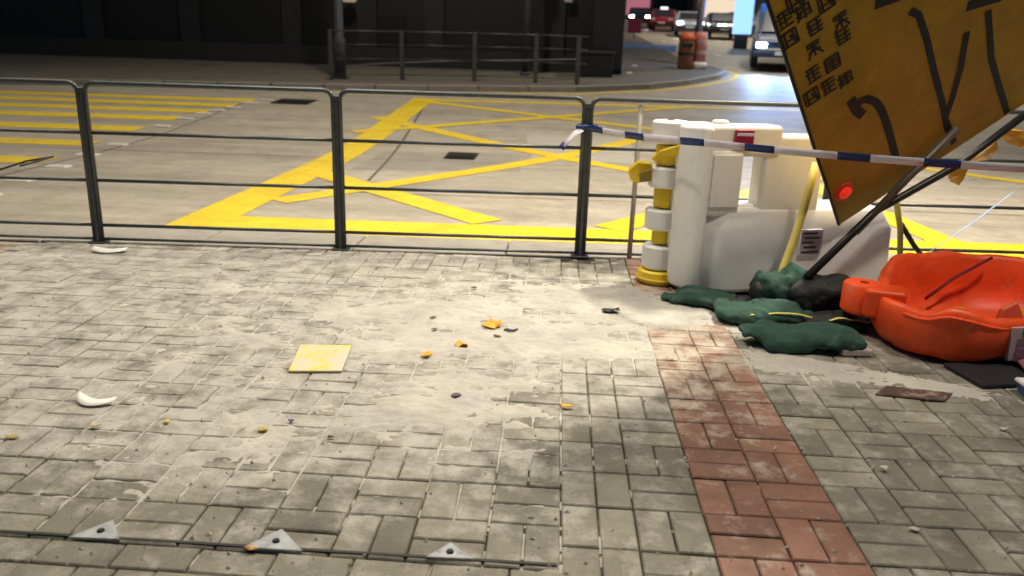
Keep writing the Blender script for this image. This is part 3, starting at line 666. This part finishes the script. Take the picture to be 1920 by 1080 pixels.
def char(px, py, s, k):
    cu, cv = s_uv(px, py); mb = MB()
    for j, (a, b, c, d) in enumerate(glyph[(k*5+k//3) % 6]):
        A, B = Vector((cu+a*s, cv+b*s)), Vector((cu+c*s, cv+d*s)); t = (B-A).normalized(); nn = Vector((-t.y, t.x))*s*.13; n = .003+.0004*j
        mb.add([SP(*(A-nn), n), SP(*(B-nn), n), SP(*(B+nn), n), SP(*(A+nn), n)], [(0, 1, 2, 3)])
    mb.build('character', blackp, sg)
for k, (px, py) in enumerate([(1471, 36), (1506, 20), (1548, 4), (1480, 72), (1527, 48), (1576, 40), (1526, 93), (1560, 118), (1524, 139), (1553, 161), (1585, 147), (1521, 181), (1490, 4), (1580, 66)]):
    char(px, py, .040, k)
# sign stand: struts
def strut(pts, r, m, name='strut'): return MB().tube(pts, r, 12).build(name, m, sg, smooth=True)
strut([AY(1513, 520, 4.02), AY(1640, 397, 4.28), SP(*s_uv(1785, 300), .05), SP(*s_uv(1925, 198), .04)], .021, darkt, 'lower_strut')
strut([AY(1604, 436, 4.24), SP(*s_uv(1690, 325), .05), SP(*s_uv(1788, 236), .03)], .020, greyt, 'cross_strut')
foot = AY(1694, 478, 4.85)
strut([AY(1680, 372, 4.72), AY(1688, 430, 4.78), Vector((foot.x, foot.y, .01))], .017, mat('olive_tube', (.26, .21, .04), .5), 'stand_leg')
strut([AY(1690, 420, 4.78), AY(1712, 458, 4.80), AY(1734, 487, 4.82)], .015, darkt, 'stand_leg')
for pxs, lab in (([(1800, 318, 4.6), (1830, 292, 4.58), (1868, 262, 4.62), (1870, 280, 4.66), (1852, 298, 4.7), (1810, 303, 4.7)], 'amber plastic shard caught below the tilted sign edge'),
                 ([(1776, 330, 4.60), (1790, 314, 4.58), (1815, 313, 4.6), (1806, 335, 4.62), (1798, 346, 4.64), (1782, 338, 4.66)], 'small amber plastic shard hanging at the sign strut'),
                 ([(1872, 252, 4.6), (1890, 242, 4.58), (1925, 246, 4.6), (1940, 268, 4.6), (1912, 275, 4.62), (1885, 264, 4.64)], 'curled amber plastic shard at the upper end of the sign strut')):
    shard(pxs, lab, thick=.014)

# ---------------------------------------------------------------- debris on the paving
def flake(px, py, s, m, label, name, cat='debris', asp=.7, h=.006, seed=0, n=9, rot=0., group=None):
    q = G(px, py, .006); r = random.Random(seed); vs = []
    for k in range(n):
        a = 2*math.pi*k/n; rad = s*r.uniform(.55, 1.0); x, y = rad*math.cos(a), rad*asp*math.sin(a)
        vs.append((q.x+x*math.cos(rot)-y*math.sin(rot), q.y+x*math.sin(rot)+y*math.cos(rot), .007+r.uniform(0, h)))
    vs.append((q.x+s*.2, q.y-s*.1, .008+h*.55)); o = MB().add(vs, [(k, (k+1) % n, n) for k in range(n)]).build(name, m, None, solid=.003)
    return tag(o, label, cat, group)
flake(925, 611, .062, amber, 'largest amber plastic fragment on the spilled sand', 'plastic_fragment', asp=1.1, h=.03, seed=3)
flake(866, 649, .038, amber, 'amber plastic fragment on the sand beside the largest one', 'plastic_fragment', asp=1, h=.02, seed=4)
flake(801, 667, .030, amber, 'small amber plastic fragment at the sand edge near the yellow plate', 'plastic_fragment', asp=.9, h=.015, seed=5)
flake(1062, 763, .034, amber, 'flat amber plastic fragment on bare grey bricks', 'plastic_fragment', asp=.45, h=.008, seed=6)
flake(492, 806, .024, mat('dull_amber', (.48, .34, .08), .5), 'dull amber fragment on dusty bricks', 'plastic_fragment', asp=.9, seed=7)
flake(178, 799, .022, mat('pale_amber', (.6, .45, .2), .5), 'pale amber fragment beside the white paper scrap', 'plastic_fragment', asp=.6, seed=8)
flake(22, 820, .032, mat('dull_amber', (.48, .34, .08), .5), 'thin dull amber sliver on the paving below the white paper scrap', 'plastic_fragment', asp=.35, seed=9)
flake(312, 791, .015, strapm, 'tiny yellowish fragment on the dusty bricks', 'plastic_fragment', seed=10)
flake(545, 790, .014, mat('violet_bit', (.10, .08, .28), .5), 'tiny violet plastic bit on the dusty bricks', 'plastic_fragment', seed=11)
flake(620, 821, .014, blackrub, 'tiny black rubber bit on the dusty bricks', 'rubber_bit', seed=12)
flake(1145, 584, .062, blackrub, 'black star-shaped rubber scrap on the spilled sand', 'rubber_scrap', asp=.8, h=.02, seed=13, n=11)
flake(958, 622, .050, blackrub, 'dark rubber scrap beside the largest amber fragment', 'rubber_scrap', asp=.55, h=.012, seed=14)
flake(932, 631, .020, mat('brown_bit', (.12, .10, .06), .7), 'small brown bit under the largest amber fragment', 'plastic_fragment', seed=15)
flake(855, 742, .030, mat('grey_bit', (.10, .09, .085), .7), 'dark grey scrap at the lower edge of the sand', 'rubber_scrap', asp=.7, seed=16)
flake(812, 596, .02, mat('brown_bit', (.12, .10, .06), .7), 'small brown crumb on the upper sand', 'plastic_fragment', seed=17)
flake(815, 618, .02, mat('brown_bit', (.12, .10, .06), .7), 'small brown crumb on the sand below another crumb', 'plastic_fragment', seed=18)
flake(888, 540, .022, mat('brown_bit', (.12, .10, .06), .7), 'small dark crumb at the far edge of the sand', 'plastic_fragment', seed=19)
flake(1880, 806, .018, mat('pebble', (.5, .47, .4), .8), 'pale pebble on the olive bricks below the blue tray', 'pebble', seed=23, h=.012)
flake(1656, 880, .018, mat('pebble', (.5, .47, .4), .8), 'pale pebble on the bricks beside the red strip', 'pebble', seed=24, h=.010)
flake(1712, 994, .022, mat('pebble', (.5, .47, .4), .8), 'pale flat chip on the bricks right of the red strip end', 'pebble', seed=25, asp=.5)
gm = MB()
for k in range(900):
    x = random.uniform(-2.6, 2.4); y = 1.6+3.2*random.random()**1.3; r_ = random.uniform(.0018, .0055)*(1.5 if random.random() < .08 else 1)
    if y > fence_y(x)-.1: continue
    zz = .002+r_*.5; a0 = random.uniform(0, 3)
    gm.add([(x+r_*1.5*math.cos(a0+a)*random.uniform(.7, 1.2), y+r_*math.sin(a0+a)*random.uniform(.7, 1.2), zz-r_*.6) for a in (0, 1.26, 2.5, 3.77, 5.0)]+[(x, y, zz+r_*.7)], [(0, 1, 5), (1, 2, 5), (2, 3, 5), (3, 4, 5), (4, 0, 5)])
tag(gm.build('grit', mat('pale_grit', (.50, .46, .38), .8, var=.3, scale=40), None), 'pale grit and crumbs scattered over the paving bricks', 'grit', kind='stuff')
# white paper scraps (curled)
def curl(px, py, L, w, h, label, rot, bend=1.):
    q = G(px, py, .006); vs = []; fs = []; n = 12
    for i in range(n+1):
        t = -1+2*i/n; x = t*L/2; yb = bend*.5*w*(t*t); zz = .009+h*abs(t)**2.2*(1 if t < 0 else .5)
        ww = w*(1-.5*t*t)/2
        for s_ in (-1, 1):
            y = yb+s_*ww; vs.append((q.x+x*math.cos(rot)-y*math.sin(rot), q.y+x*math.sin(rot)+y*math.cos(rot), zz+(.010 if s_ > 0 else 0)*abs(t)))
        if i: fs.append((2*i-2, 2*i-1, 2*i+1, 2*i))
    return tag(MB().add(vs, fs).build('paper_scrap', paper, None, smooth=True, solid=.0012), label, 'paper')
curl(172, 756, .15, .055, .007, 'curled white paper scrap on the dusty bricks', -.12, 1.0)
curl(205, 471, .20, .10, .012, 'flat white paper scrap near the railing foot', .15, .2)
curl(18, 455-6+50, .01, .01, .0, 'x', 0) if False else None
# yellow square plate
c4 = [G(540, 700), G(641, 700), G(660, 651), G(563, 650)]
plt = MB().loft([[(p.x, p.y, z) for p in c4] for z in (.002, .012)]).build('marker_plate', ylw_plate, None, bevel=.004)
tag(plt, 'square yellow marker plate set in the grey paving, dusted with sand', 'marker plate')
# edging and triangular plates along it
ed = MB().loft([[(-2.2, 1.735+dy, z), (.05, 1.745+dy, z)] [::1] + [(.05, 1.745+dy+.010, z), (-2.2, 1.735+dy+.010, z)] for dy in (0,) for z in (-.02, .004)]).build('edging_strip', mat('black_edging', (.016, .014, .012), .6), None)
tag(ed, 'thin black metal edging strip running across the grey paving', 'edging')
for k, (a, b, c, lab) in enumerate([((128, 1010), (213, 977), (224, 1014), 'triangular galvanised plate at the edging strip, farthest from the red bricks'),
                               ((455, 1029), (529, 994), (568, 1036), 'triangular galvanised plate at the edging strip with a scorched corner'),
                               ((798, 1047), (845, 1020), (888, 1051), 'triangular galvanised plate at the edging strip nearest the red bricks')]):
    A, B, C_ = G(*a, .004), G(*b, .004), G(*c, .004); cc = (A+B*1.1+C_)/3.1
    o = empty('triangular_plate', cc, lab, 'metal plate')
    MB().loft([[(p.x, p.y, z) for p in (A, C_, B)] for z in (.001, .010)]).build('plate', platem, o, bevel=.002)
    MB().lathe([(.010, .009), (.010, .013), (.008, .015)], (cc.x, cc.y, 0), 8).build('bolt', boltm, o)
flake(470, 1030, .022, mat('burnt_orange', (.62, .33, .12), .5), 'small orange chip beside the triangular plate with scorched corner', 'plastic_fragment', asp=.4, seed=20)
# rusty sunken plate
rp = [G(1640, 742), G(1770, 755), G(1786, 740), G(1662, 726)]
tag(MB().loft([[(p.x, p.y, z) for p in rp] for z in (-.01, .009)]).build('rusty_plate', rust, None, bevel=.003), 'rusty dark iron plate with mud set in the paving below the red-orange barrier', 'iron plate')

# ---------------------------------------------------------------- far pavement, kerb, railing
FP = [(-60, 16.4), (-12, 16.9), (-4.1, 18.0), (.4, 19.15), (2.2, 20.3), (3.35, 21.7), (4.5, 23.6), (5.05, 25.2), (4.95, 26.6), (4.3, 28.5), (4.3, 60), (4.3, 140), (-60, 140)]
struct(draped('far_pavement', FP, .12, farpav, skirt=.14))
fk = empty('far_kerb', (0, 19, .2), None, None); fk['kind'] = 'structure'
for i in range(1, 9):
    a, b = Vector(FP[i]), Vector(FP[i+1]); n = max(1, int((b-a).length/1.0))
    for k in range(n):
        p, q_ = a.lerp(b, k/n+.004), a.lerp(b, (k+1)/n-.004); d = (q_-p).normalized(); nn = Vector((-d.y, d.x))
        ring0 = [p-nn*.02, q_-nn*.02, q_+nn*.13, p+nn*.13]
        MB().loft([[(v.x, v.y, terr(v.y)+z) for v in ring0] for z in (-.02, .126)]).build('kerb_stone', conc, fk)
for off, lab in ((.28, 'inner'), (.0, 'outer')):
    pass
yl = []
for i in range(2, 9):
    a, b = Vector(FP[i]), Vector(FP[i+1]); d = (b-a).normalized(); yl.append((a, Vector((d.y, -d.x))))
yl.append((Vector(FP[9]), yl[-1][1]))
yk = empty('far_kerb_line', (0, 18.6, .2), 'yellow line painted along the far kerb round the corner', 'road marking')
for i in range(len(yl)-1):
    (a, na), (b, nb) = yl[i], yl[i+1]
    draped('painted_line', [a+na*.25, b+nb*.25, b+nb*.42, a+na*.42], .004, yel, yk)
farp = [R(x, y) for x, y in ((622, 160), (754, 160), (889, 162), (1003, 165), (1081, 168))]
for i in range(4):
    a, b = farp[i].copy(), farp[i+1].copy(); a.z = terr(a.y)+.12; b.z = terr(b.y)+.12
    o = empty('far_railing', a, 'grey steel railing panel on the far pavement before the dark building', 'railing', 'railing panels on the far pavement'); up = Vector((0, 0, 1))
    for h in (1.10, .80, .48, .12): MB().tube([a+up*h, b+up*h], .016 if h > 1 else .012, 8).build('rail', steelfar, o, smooth=True)
    MB().box(a+up*.56, (.10 if i > 1 else .09, .06, 1.14)).build('post', steelfar, o, bevel=.006)
    if i == 3:
        MB().box(b+up*.54, (.11, .06, 1.10)).build('post', steelfar, o, bevel=.006)
        for h in (1.10, .80, .48): MB().tube([b+up*h, b+up*h+(b-a)*.22], .012, 8).build('rail_stub', steelfar, o, smooth=True)

# ---------------------------------------------------------------- street lamps and poles
def street_lamp(x, y, z, arm, H, power, label, m=polem, rad=.09, col=(1, .91, .76), aim=None, spread=150):
    o = empty('street_lamp', (x, y, z), label, 'street lamp'); p = Vector((x, y, z)); ax, ay = arm; up = Vector((0, 0, 1))
    MB().tube([p, p+up*.9, p+up*.95, p+up*H*.6, p+up*H], [rad*1.35, rad*1.35, rad, rad*.8, rad*.6], 16).build('column', m, o, smooth=True)
    MB().box(p+up*.02, (.34, .34, .04)).build('base_plate', m, o, bevel=.006)
    MB().box(p+up*.62+Vector((0, -rad*1.3, 0)), (.10, .02, .42)).build('access_door', m, o, bevel=.004)
    h0 = p+up*H; h1 = h0+Vector((ax, ay, .35)); MB().tube([h0-up*.1, h0+Vector((ax*.1, ay*.1, .2)), h0+Vector((ax*.5, ay*.5, .33)), h1], .04, 10).build('arm', m, o, smooth=True)
    rz = math.atan2(ay, ax)
    MB().box(h1+Vector((math.cos(rz)*.3, math.sin(rz)*.3, .03)), (.75, .30, .12), rz).build('head', m, o, bevel=.04, seg=3)
    MB().box(h1+Vector((math.cos(rz)*.3, math.sin(rz)*.3, -.045)), (.55, .24, .03), rz).build('lens', lampglass, o, bevel=.01)
    l = bpy.data.lights.new('lamp_light', 'SPOT'); l.energy = power; l.color = col; l.spot_size = math.radians(spread); l.spot_blend = .7 if spread > 100 else 1.0; l.shadow_soft_size = .35
    q = bpy.data.objects.new('lamp_light', l); COL.objects.link(q); q.location = h1+Vector((math.cos(rz)*.3, math.sin(rz)*.3, -.12))
    if aim: q.rotation_euler = (Vector(aim)-q.location).to_track_quat('-Z', 'Y').to_euler()
    q.parent = o; q.matrix_parent_inverse = o.matrix_world.inverted()
    return o
street_lamp(-5.0, 4.35, 0, (1.9, -.9), 7.5, 1600, 'tall grey street lamp at the near kerb left of the railing', aim=(-.4, 5.1, 0), spread=84)
street_lamp(5.3, 4.9, 0, (-2.0, 1.9), 7.5, 4200, 'tall grey street lamp at the near kerb beyond the red-orange barrier', aim=(1.2, 6.4, 0), spread=110)
street_lamp(4.7, 1.0, 0, (-1.5, .7), 7.0, 1350, 'unseen street lamp added to light the red-orange barrier from the front', aim=(1.9, 4.1, .3), spread=52)  # out of view, added for front light in place of shops behind the camera
p = R(628, 161); street_lamp(p.x, p.y+.5, terr(p.y+.5)+.12, (1.6, -3.4), 9.5, 2300, 'tall dark street lamp column behind the far railing', rad=.105)
street_lamp(9.2, 23.5, terr(23.5), (-1.8, 0), 8.5, 2600, 'street lamp on the far side street behind the tilted sign')
street_lamp(12.5, 48, terr(48), (-2.4, 0), 8.5, 3500, 'street lamp farther up the side street behind the navy van')
p = R(984, 150); o = empty('signal_pole', (p.x, p.y, terr(p.y)+.12), 'slim dark signal pole before the dark building wall', 'pole'); MB().tube([(p.x, p.y, terr(p.y)+.1), (p.x, p.y, terr(p.y)+4.2)], .085, 14).build('shaft', polem, o, smooth=True)
MB().lathe([(.14, 0), (.14, .05), (.1, .08)], (p.x, p.y, terr(p.y)+.12), 16).build('base', polem, o, smooth=True); MB().box((p.x, p.y-.12, terr(p.y)+3.6), (.3, .2, .85)).build('signal_head', blackrub, o, bevel=.03)

# ---------------------------------------------------------------- dark building across the road
bd = empty('dark_building', (-10, 23, 1), 'near-black building frontage across the road with recessed openings', 'building')
BY = 23.0; gz = terr(BY)
xr = AY(1166, 100, BY).x; xc = AY(1108, 100, BY).x
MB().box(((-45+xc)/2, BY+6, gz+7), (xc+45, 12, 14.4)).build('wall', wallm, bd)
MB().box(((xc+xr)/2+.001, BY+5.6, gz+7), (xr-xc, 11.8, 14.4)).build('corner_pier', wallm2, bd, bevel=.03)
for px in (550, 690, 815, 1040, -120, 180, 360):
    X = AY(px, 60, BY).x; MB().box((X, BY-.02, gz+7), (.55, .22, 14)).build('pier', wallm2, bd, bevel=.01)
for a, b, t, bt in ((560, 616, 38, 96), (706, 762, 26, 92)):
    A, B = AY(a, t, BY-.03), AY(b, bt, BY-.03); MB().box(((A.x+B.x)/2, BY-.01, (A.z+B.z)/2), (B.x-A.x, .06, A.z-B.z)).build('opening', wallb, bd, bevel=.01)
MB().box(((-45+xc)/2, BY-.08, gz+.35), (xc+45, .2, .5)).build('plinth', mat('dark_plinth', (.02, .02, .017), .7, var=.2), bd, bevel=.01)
a = AY(655, 1, BY-.4); o = empty('wall_lantern', (a.x, a.y, a.z), 'small dim cream wall lantern on the dark building', 'wall lamp')
MB().lathe([(.05, .2), (.16, .16), (.20, 0), (.16, -.04)], a, 12).build('shade', mat('cream_shade', (.5, .42, .28), .5, emit=(1, .8, .5), estr=.25), o, smooth=True); MB().box((a.x, a.y+.22, a.z+.1), (.06, .4, .06)).build('bracket', polem, o)
a = AY(1066, 1, BY-.3); tag(MB().box((a.x, a.y, a.z+.1), (.22, .08, .30)).build('wall_plate', mat('pale_pink_plate', (.5, .38, .42), .5), None, bevel=.01), 'small pale pink plate on the dark building corner', 'wall plate')
pts = [AY(x, y, 21.2) for x, y in ((372, 122), (440, 127), (520, 129), (620, 126), (720, 119), (860, 114), (985, 113), (1085, 111))]
tag(MB().tube(pts, .018, 6).build('pipe_rail', polel, None, smooth=True), 'thin pale pipe along the foot of the dark building', 'pipe')
sb = empty('low_planter', (xr-.7, BY-1.0, gz), 'dark squat planter box by the dark building corner', 'planter'); MB().box((xr-.75, BY-1.0, gz+.35), (.9, .6, .6)).build('box', wallm2, sb, bevel=.03); MB().box((xr-.75, BY-1.0, gz+.67), (1.0, .7, .06)).build('rim', polem, sb, bevel=.01)

# ---------------------------------------------------------------- far street: vehicles, street furniture, shopfronts
def car(loc, rz, m, label, L=4.4, Wd=1.75, H=1.45, front_lit=True, van=False, tall=None):
    o = empty('car' if not van else 'van', loc, label, 'car' if not van else 'van', None)
    c, s = math.cos(rz), math.sin(rz)
    P = lambda x, y, z: Vector((loc[0]+x*c-y*s, loc[1]+x*s+y*c, loc[2]+z))
    w = Wd/2
    if van:
        prof = [(L/2, .35), (L/2, .75), (L/2-.25, 1.05), (L/2-.85, H-.12), (L/2-1.1, H), (-L/2+.1, H), (-L/2, H-.2), (-L/2, .35)]
        win = [(L/2-.34, 1.12), (L/2-.83, H-.2), (L/2-1.15, H-.16), (-L/2+.2, H-.16), (-L/2+.2, 1.12)]
    else:
        prof = [(L/2, .32), (L/2+.02, .62), (L/2-.15, .78), (L/2-1.15, .92), (L/2-1.75, H-.06), (L/2-2.1, H), (-L/2+1.2, H), (-L/2+.75, H-.08), (-L/2+.25, .98), (-L/2, .90), (-L/2-.02, .55), (-L/2, .32)]
        win = [(L/2-1.3, .96), (L/2-1.78, H-.10), (L/2-2.1, H-.06), (-L/2+1.2, H-.06), (-L/2+.82, H-.12), (-L/2+.5, .98)]
    MB().loft([[P(x, y*(1 if z < 1.0 else .86), z) for x, z in prof] for y in (-w, w)]).build('body', m, o, bevel=.05, seg=3)
    for sd_ in (-1, 1): MB().loft([[P(x, sd_*(w*.86+dy) if z > 1.0 else sd_*(w*.93+dy), z) for x, z in win] for dy in (-.02, .035)]).build('side_window', glassd, o)
    f = [win[0], win[1]]
    for (xa, za), (xb, zb), nm in (((win[0][0]+.10, win[0][1]), (win[1][0]+.10, win[1][1]), 'windscreen'), ((win[-1][0]-.14, win[-1][1]), (win[-2][0]-.14, win[-2][1]), 'rear_window')):
        MB().loft([[P(xa+dx, -w*.74, za), P(xa+dx, w*.74, za), P(xb+dx, w*.68, zb), P(xb+dx, -w*.68, zb)] for dx in (-.03, .03)]).build(nm, glassd, o)
    for sx in (1, -1):
        for sy in (1, -1):
            ct = P(sx*(L/2-.85), sy*(w-.12), .31); ax = Vector((-s, c, 0))
            wh = MB().tube([ct-ax*.1, ct-ax*.09, ct+ax*.09, ct+ax*.1], [.27, .31, .31, .27], 18).build('wheel', rubber, o, smooth=False)
            MB().tube([ct-ax*.108, ct+ax*.108], .19, 14).build('rim', rimm, wh)
    for sy in (1, -1):
        for sx, mm, nm in ((1, headl if front_lit else whiteref, 'headlight'), (-1, taill, 'tail_light')):
            MB().box(P(sx*(L/2+.0), sy*(w-.28), .70), (.10, .32, .15), rz).build(nm, mm, o, bevel=.03)
    MB().box(P(L/2+.03, 0, .42), (.10, Wd*.96, .16), rz).build('bumper', blackrub if not van else m, o, bevel=.03)
    MB().box(P(L/2+.09, 0, .46), (.02, .50, .12), rz).build('number_plate', whiteref, o)
    return o
def onroad(px, Y): X = AY(px, 50, Y).x; return (X, Y, terr(Y))
car(onroad(1243, 60), math.radians(-100), redcar, 'red taxi waiting in the far street with its roof sign', front_lit=False)
q = onroad(1243, 60); tx = bpy.data.objects['car']; MB().box((q[0], q[1], q[2]+1.52), (.5, .25, .16), 0).build('roof_sign', whitelit, tx, bevel=.02)
car(onroad(1292, 52), math.radians(-97), silver, 'silver car with glaring white headlights in the far street')
car(onroad(1352, 50), math.radians(-95), darkcar, 'dark car standing beside the silver car in the far street', front_lit=False)
car(onroad(1388, 56), math.radians(-93), silver, 'silver car partly behind the navy van', front_lit=False)
car(onroad(1198, 66), math.radians(-95), darkcar, 'dark car at the left kerb of the far street', front_lit=True)
VA = math.radians(-102); vf = AY(1409, 100, 26.6); vq = Vector((vf.x-.95*math.sin(VA)-2.4*math.cos(VA), vf.y+.95*math.cos(VA)-2.4*math.sin(VA), terr(28.5)))
van = car(tuple(vq), VA, bluevan, 'navy van with reflective strips beside the tilted sign edge', L=4.8, Wd=1.9, H=2.0, front_lit=True, van=True)
VP = lambda x, y, z: vq + Vector((x*math.cos(VA)-y*math.sin(VA), x*math.sin(VA)+y*math.cos(VA), z))
for h in (.92, .58): MB().box(VP(2.44, 0, h), (.05, 1.5, .06), VA).build('reflective_strip', whiteref, van)
MB().box(VP(1.0, 0, 2.08), (.3, 1.2, .16), VA).build('beacon_bar', mat('blue_beacon_lit', (.1, .2, .6), .3, emit=(.12, .35, 1), estr=12), van, bevel=.03)
for dy in (-.62, .62):
    l = bpy.data.lights.new('headlamp_beam', 'SPOT'); l.energy = 380; l.color = (.30, .55, 1); l.spot_size = math.radians(75); l.spot_blend = .6; l.shadow_soft_size = .12
    q = bpy.data.objects.new('headlamp_beam', l); COL.objects.link(q); q.location = VP(2.6, dy, .72); q.rotation_euler = (VP(8, dy*1.4, -.6)-VP(2.6, dy, .72)).to_track_quat('-Z', 'Y').to_euler(); q.parent = van; q.matrix_parent_inverse = van.matrix_world.inverted()
l = bpy.data.lights.new('beacon_glow', 'POINT'); l.energy = 500; l.color = (.15, .4, 1); l.shadow_soft_size = .2
q = bpy.data.objects.new('beacon_glow', l); COL.objects.link(q); q.location = VP(1.3, 0, 2.35); q.parent = van; q.matrix_parent_inverse = van.matrix_world.inverted()
# orange litter bin, banded post and pole on the far corner
p = R(1283, 137); o = empty('litter_bin', (p.x, p.y, terr(p.y)+.12), 'dark orange litter bin on the far pavement corner', 'litter bin'); b0 = (p.x, p.y, terr(p.y)+.12)
MB().lathe([(.20, 0), (.23, .05), (.24, .80), (.22, .84)], b0, 20).build('body', browno, o, smooth=True, bevel=.01); MB().lathe([(.25, .84), (.26, .90), (.20, 1.02), (.06, 1.08)], b0, 20).build('hood', orange, o, smooth=True)
MB().box((b0[0], b0[1]-.22, b0[2]+.70), (.30, .08, .12)).build('slot', blackrub, o, bevel=.01); MB().lathe([(.245, .40), (.248, .42), (.248, .46), (.245, .48)], b0, 20).build('band', blackrub, o)
p = R(1309, 137); o = empty('traffic_cylinder', (p.x, p.y, terr(p.y)+.12), 'pale orange banded traffic post with white base by the litter bin', 'traffic post'); b0 = (p.x, p.y, terr(p.y)+.12)
MB().lathe([(.24, 0), (.24, .16), (.2, .2)], b0, 18).build('base', plasw, o, smooth=True); MB().lathe([(.18, .2), (.19, .9), (.16, 1.08)], b0, 18).build('tube', mat('pink_orange', (.60, .22, .15), .5, var=.1), o, smooth=True)
for h in (.42, .72): MB().lathe([(.192, h), (.195, h+.02), (.195, h+.10), (.192, h+.12)], b0, 18).build('band', mat('dull_pink', (.45, .3, .32), .5), o)
p = R(1304, 132); o = empty('sign_pole', (p.x, p.y+.4, terr(p.y)+.12), 'light grey sign pole rising behind the traffic post', 'pole'); MB().tube([(p.x, p.y+.4, terr(p.y)+.1), (p.x+.15, p.y+.4, terr(p.y)+3.4)], .11, 14).build('shaft', polel, o, smooth=True); MB().lathe([(.16, .1), (.16, .16)], (p.x, p.y+.4, terr(p.y)), 14).build('collar', polem, o)
# pale blue low barrier across the side street pavement
a, b = AY(1166, 88, 36), AY(1268, 90, 36); o = empty('low_board', ((a.x+b.x)/2, 36, terr(36)), 'long pale blue board lying along the far side street', 'board')
MB().box(((a.x+b.x)/2, 36, a.z-.05), (b.x-a.x, .12, .34)).build('board', mat('pale_blue_board', (.30, .45, .62), .5), o, bevel=.02); MB().box(((a.x+b.x)/2, 36.02, (a.z+terr(36))/2), (b.x-a.x-.3, .08, max(.1, abs(a.z-terr(36))))).build('stand', polem, o)
# white dashes on the far street
for k, (x, y) in enumerate(((1245, 78), (1345, 103), (1350, 78), (1190, 131), (1180, 145))):
    q = R(x, y); l_ = 1.6 if y < 110 else .5
    solo('lane_dash', [(q.x-.08, q.y-l_/2), (q.x+.08, q.y-l_/2), (q.x+.08, q.y+l_/2), (q.x-.08, q.y+l_/2)], .006 if y < 120 else .128, whitep, 'short white painted dash on the far street', 'road marking', 'dashes on the far street')
# shopfronts that close the street
def shop(x0, x1, y, h, wall, label, lits, rz=0):
    z = terr(y); o = empty('shop_building', ((x0+x1)/2, y, z), label, 'building')
    MB().box(((x0+x1)/2, y+3, z+h/2-1), (x1-x0-.02, 6, h+2)).build('wall', wall, o)
    for k, (a, b, z0, z1, m_, nm) in enumerate(lits):
        MB().box((x0+(x1-x0)*(a+b)/2, y-.05, z+(z0+z1)/2), ((x1-x0)*(b-a), .14, z1-z0)).build(nm, m_, o, bevel=.02)
    return o
shop(-3, 6.5, 92, 13, farwall, 'pale shop building at the end of the far street with warm windows', [(.1, .45, .5, 2.6, warmlit, 'shop_window'), (.55, .9, .5, 2.6, warmlit, 'shop_window'), (.05, .95, 2.8, 3.6, whitelit, 'fascia')])
shop(6.6, 14, 94, 16, farwall, 'shop building with pink fascia at the end of the far street', [(.05, .4, .4, 2.3, pinklit, 'shop_window'), (.45, .95, .4, 2.4, glassd, 'shop_window'), (.05, .95, 2.5, 3.3, pinklit, 'fascia')])
shop(14.1, 24, 92, 15, farwall, 'shop building with pale white fascia at the end of the far street', [(.05, .5, .4, 2.3, warmlit, 'shop_window'), (.55, .95, .4, 2.4, pinklit, 'shop_window'), (.05, .95, 2.6, 3.4, whitelit, 'fascia')])
shop(24.1, 60, 92, 18, wallm2, 'dark building closing the far street behind the sign', [(.05, .3, .4, 2.4, bluelit, 'shop_window'), (.35, .6, .4, 2.4, warmlit, 'shop_window')])
# right-hand row of the far street
z = terr(45); o = empty('corner_building', (16, 45, z), 'dark corner building on the right of the far street', 'building')
MB().box((19.5, 47, z+6), (12, 30, 15)).build('wall', wallm2, o)
a = AY(1396, 10, 40); lp = empty('light_box_pillar', (a.x, 40, terr(40)), 'tall glowing pale blue light box beside the far street', 'light box')
MB().box((a.x, 40, terr(40)+1.9), (.82, .4, 2.5)).build('screen', bluelit, lp, bevel=.03); MB().box((a.x, 40.05, terr(40)+.33), (.6, .3, .66)).build('stand', polem, lp, bevel=.02); MB().box((a.x, 40, terr(40)+3.2), (.9, .46, .1)).build('cap', polem, lp, bevel=.02)
# left side of the far street: shop front returning from the dark building
z = terr(50); o = empty('side_building', (3, 50, z), 'brownish building along the left of the far street', 'building'); MB().box((-3.2, 55, z+6), (8.6, 36, 16)).build('wall', farwall, o)
for k in range(3): MB().box((1.12, 42+k*6, terr(42+k*6)+1.5), (.1, 3.6, 2.0)).build('shop_window', (pinklit, warmlit, pinklit)[k], o, bevel=.02)
for k, (px, Y, m_, lab) in enumerate(((1190, 44, mat('crimson_panel', (.42, .04, .07), .5), 'crimson street panel on the left kerb of the far street'),)):
    q = onroad(px, Y); o = empty('street_panel', q, lab, 'panel'); MB().box((q[0], q[1], q[2]+.75), (.7, .08, .7)).build('panel', m_, o, bevel=.02); MB().box((q[0], q[1]+.02, q[2]+.2), (.06, .06, .5)).build('leg', polem, o)
bpy.context.view_layer.update()
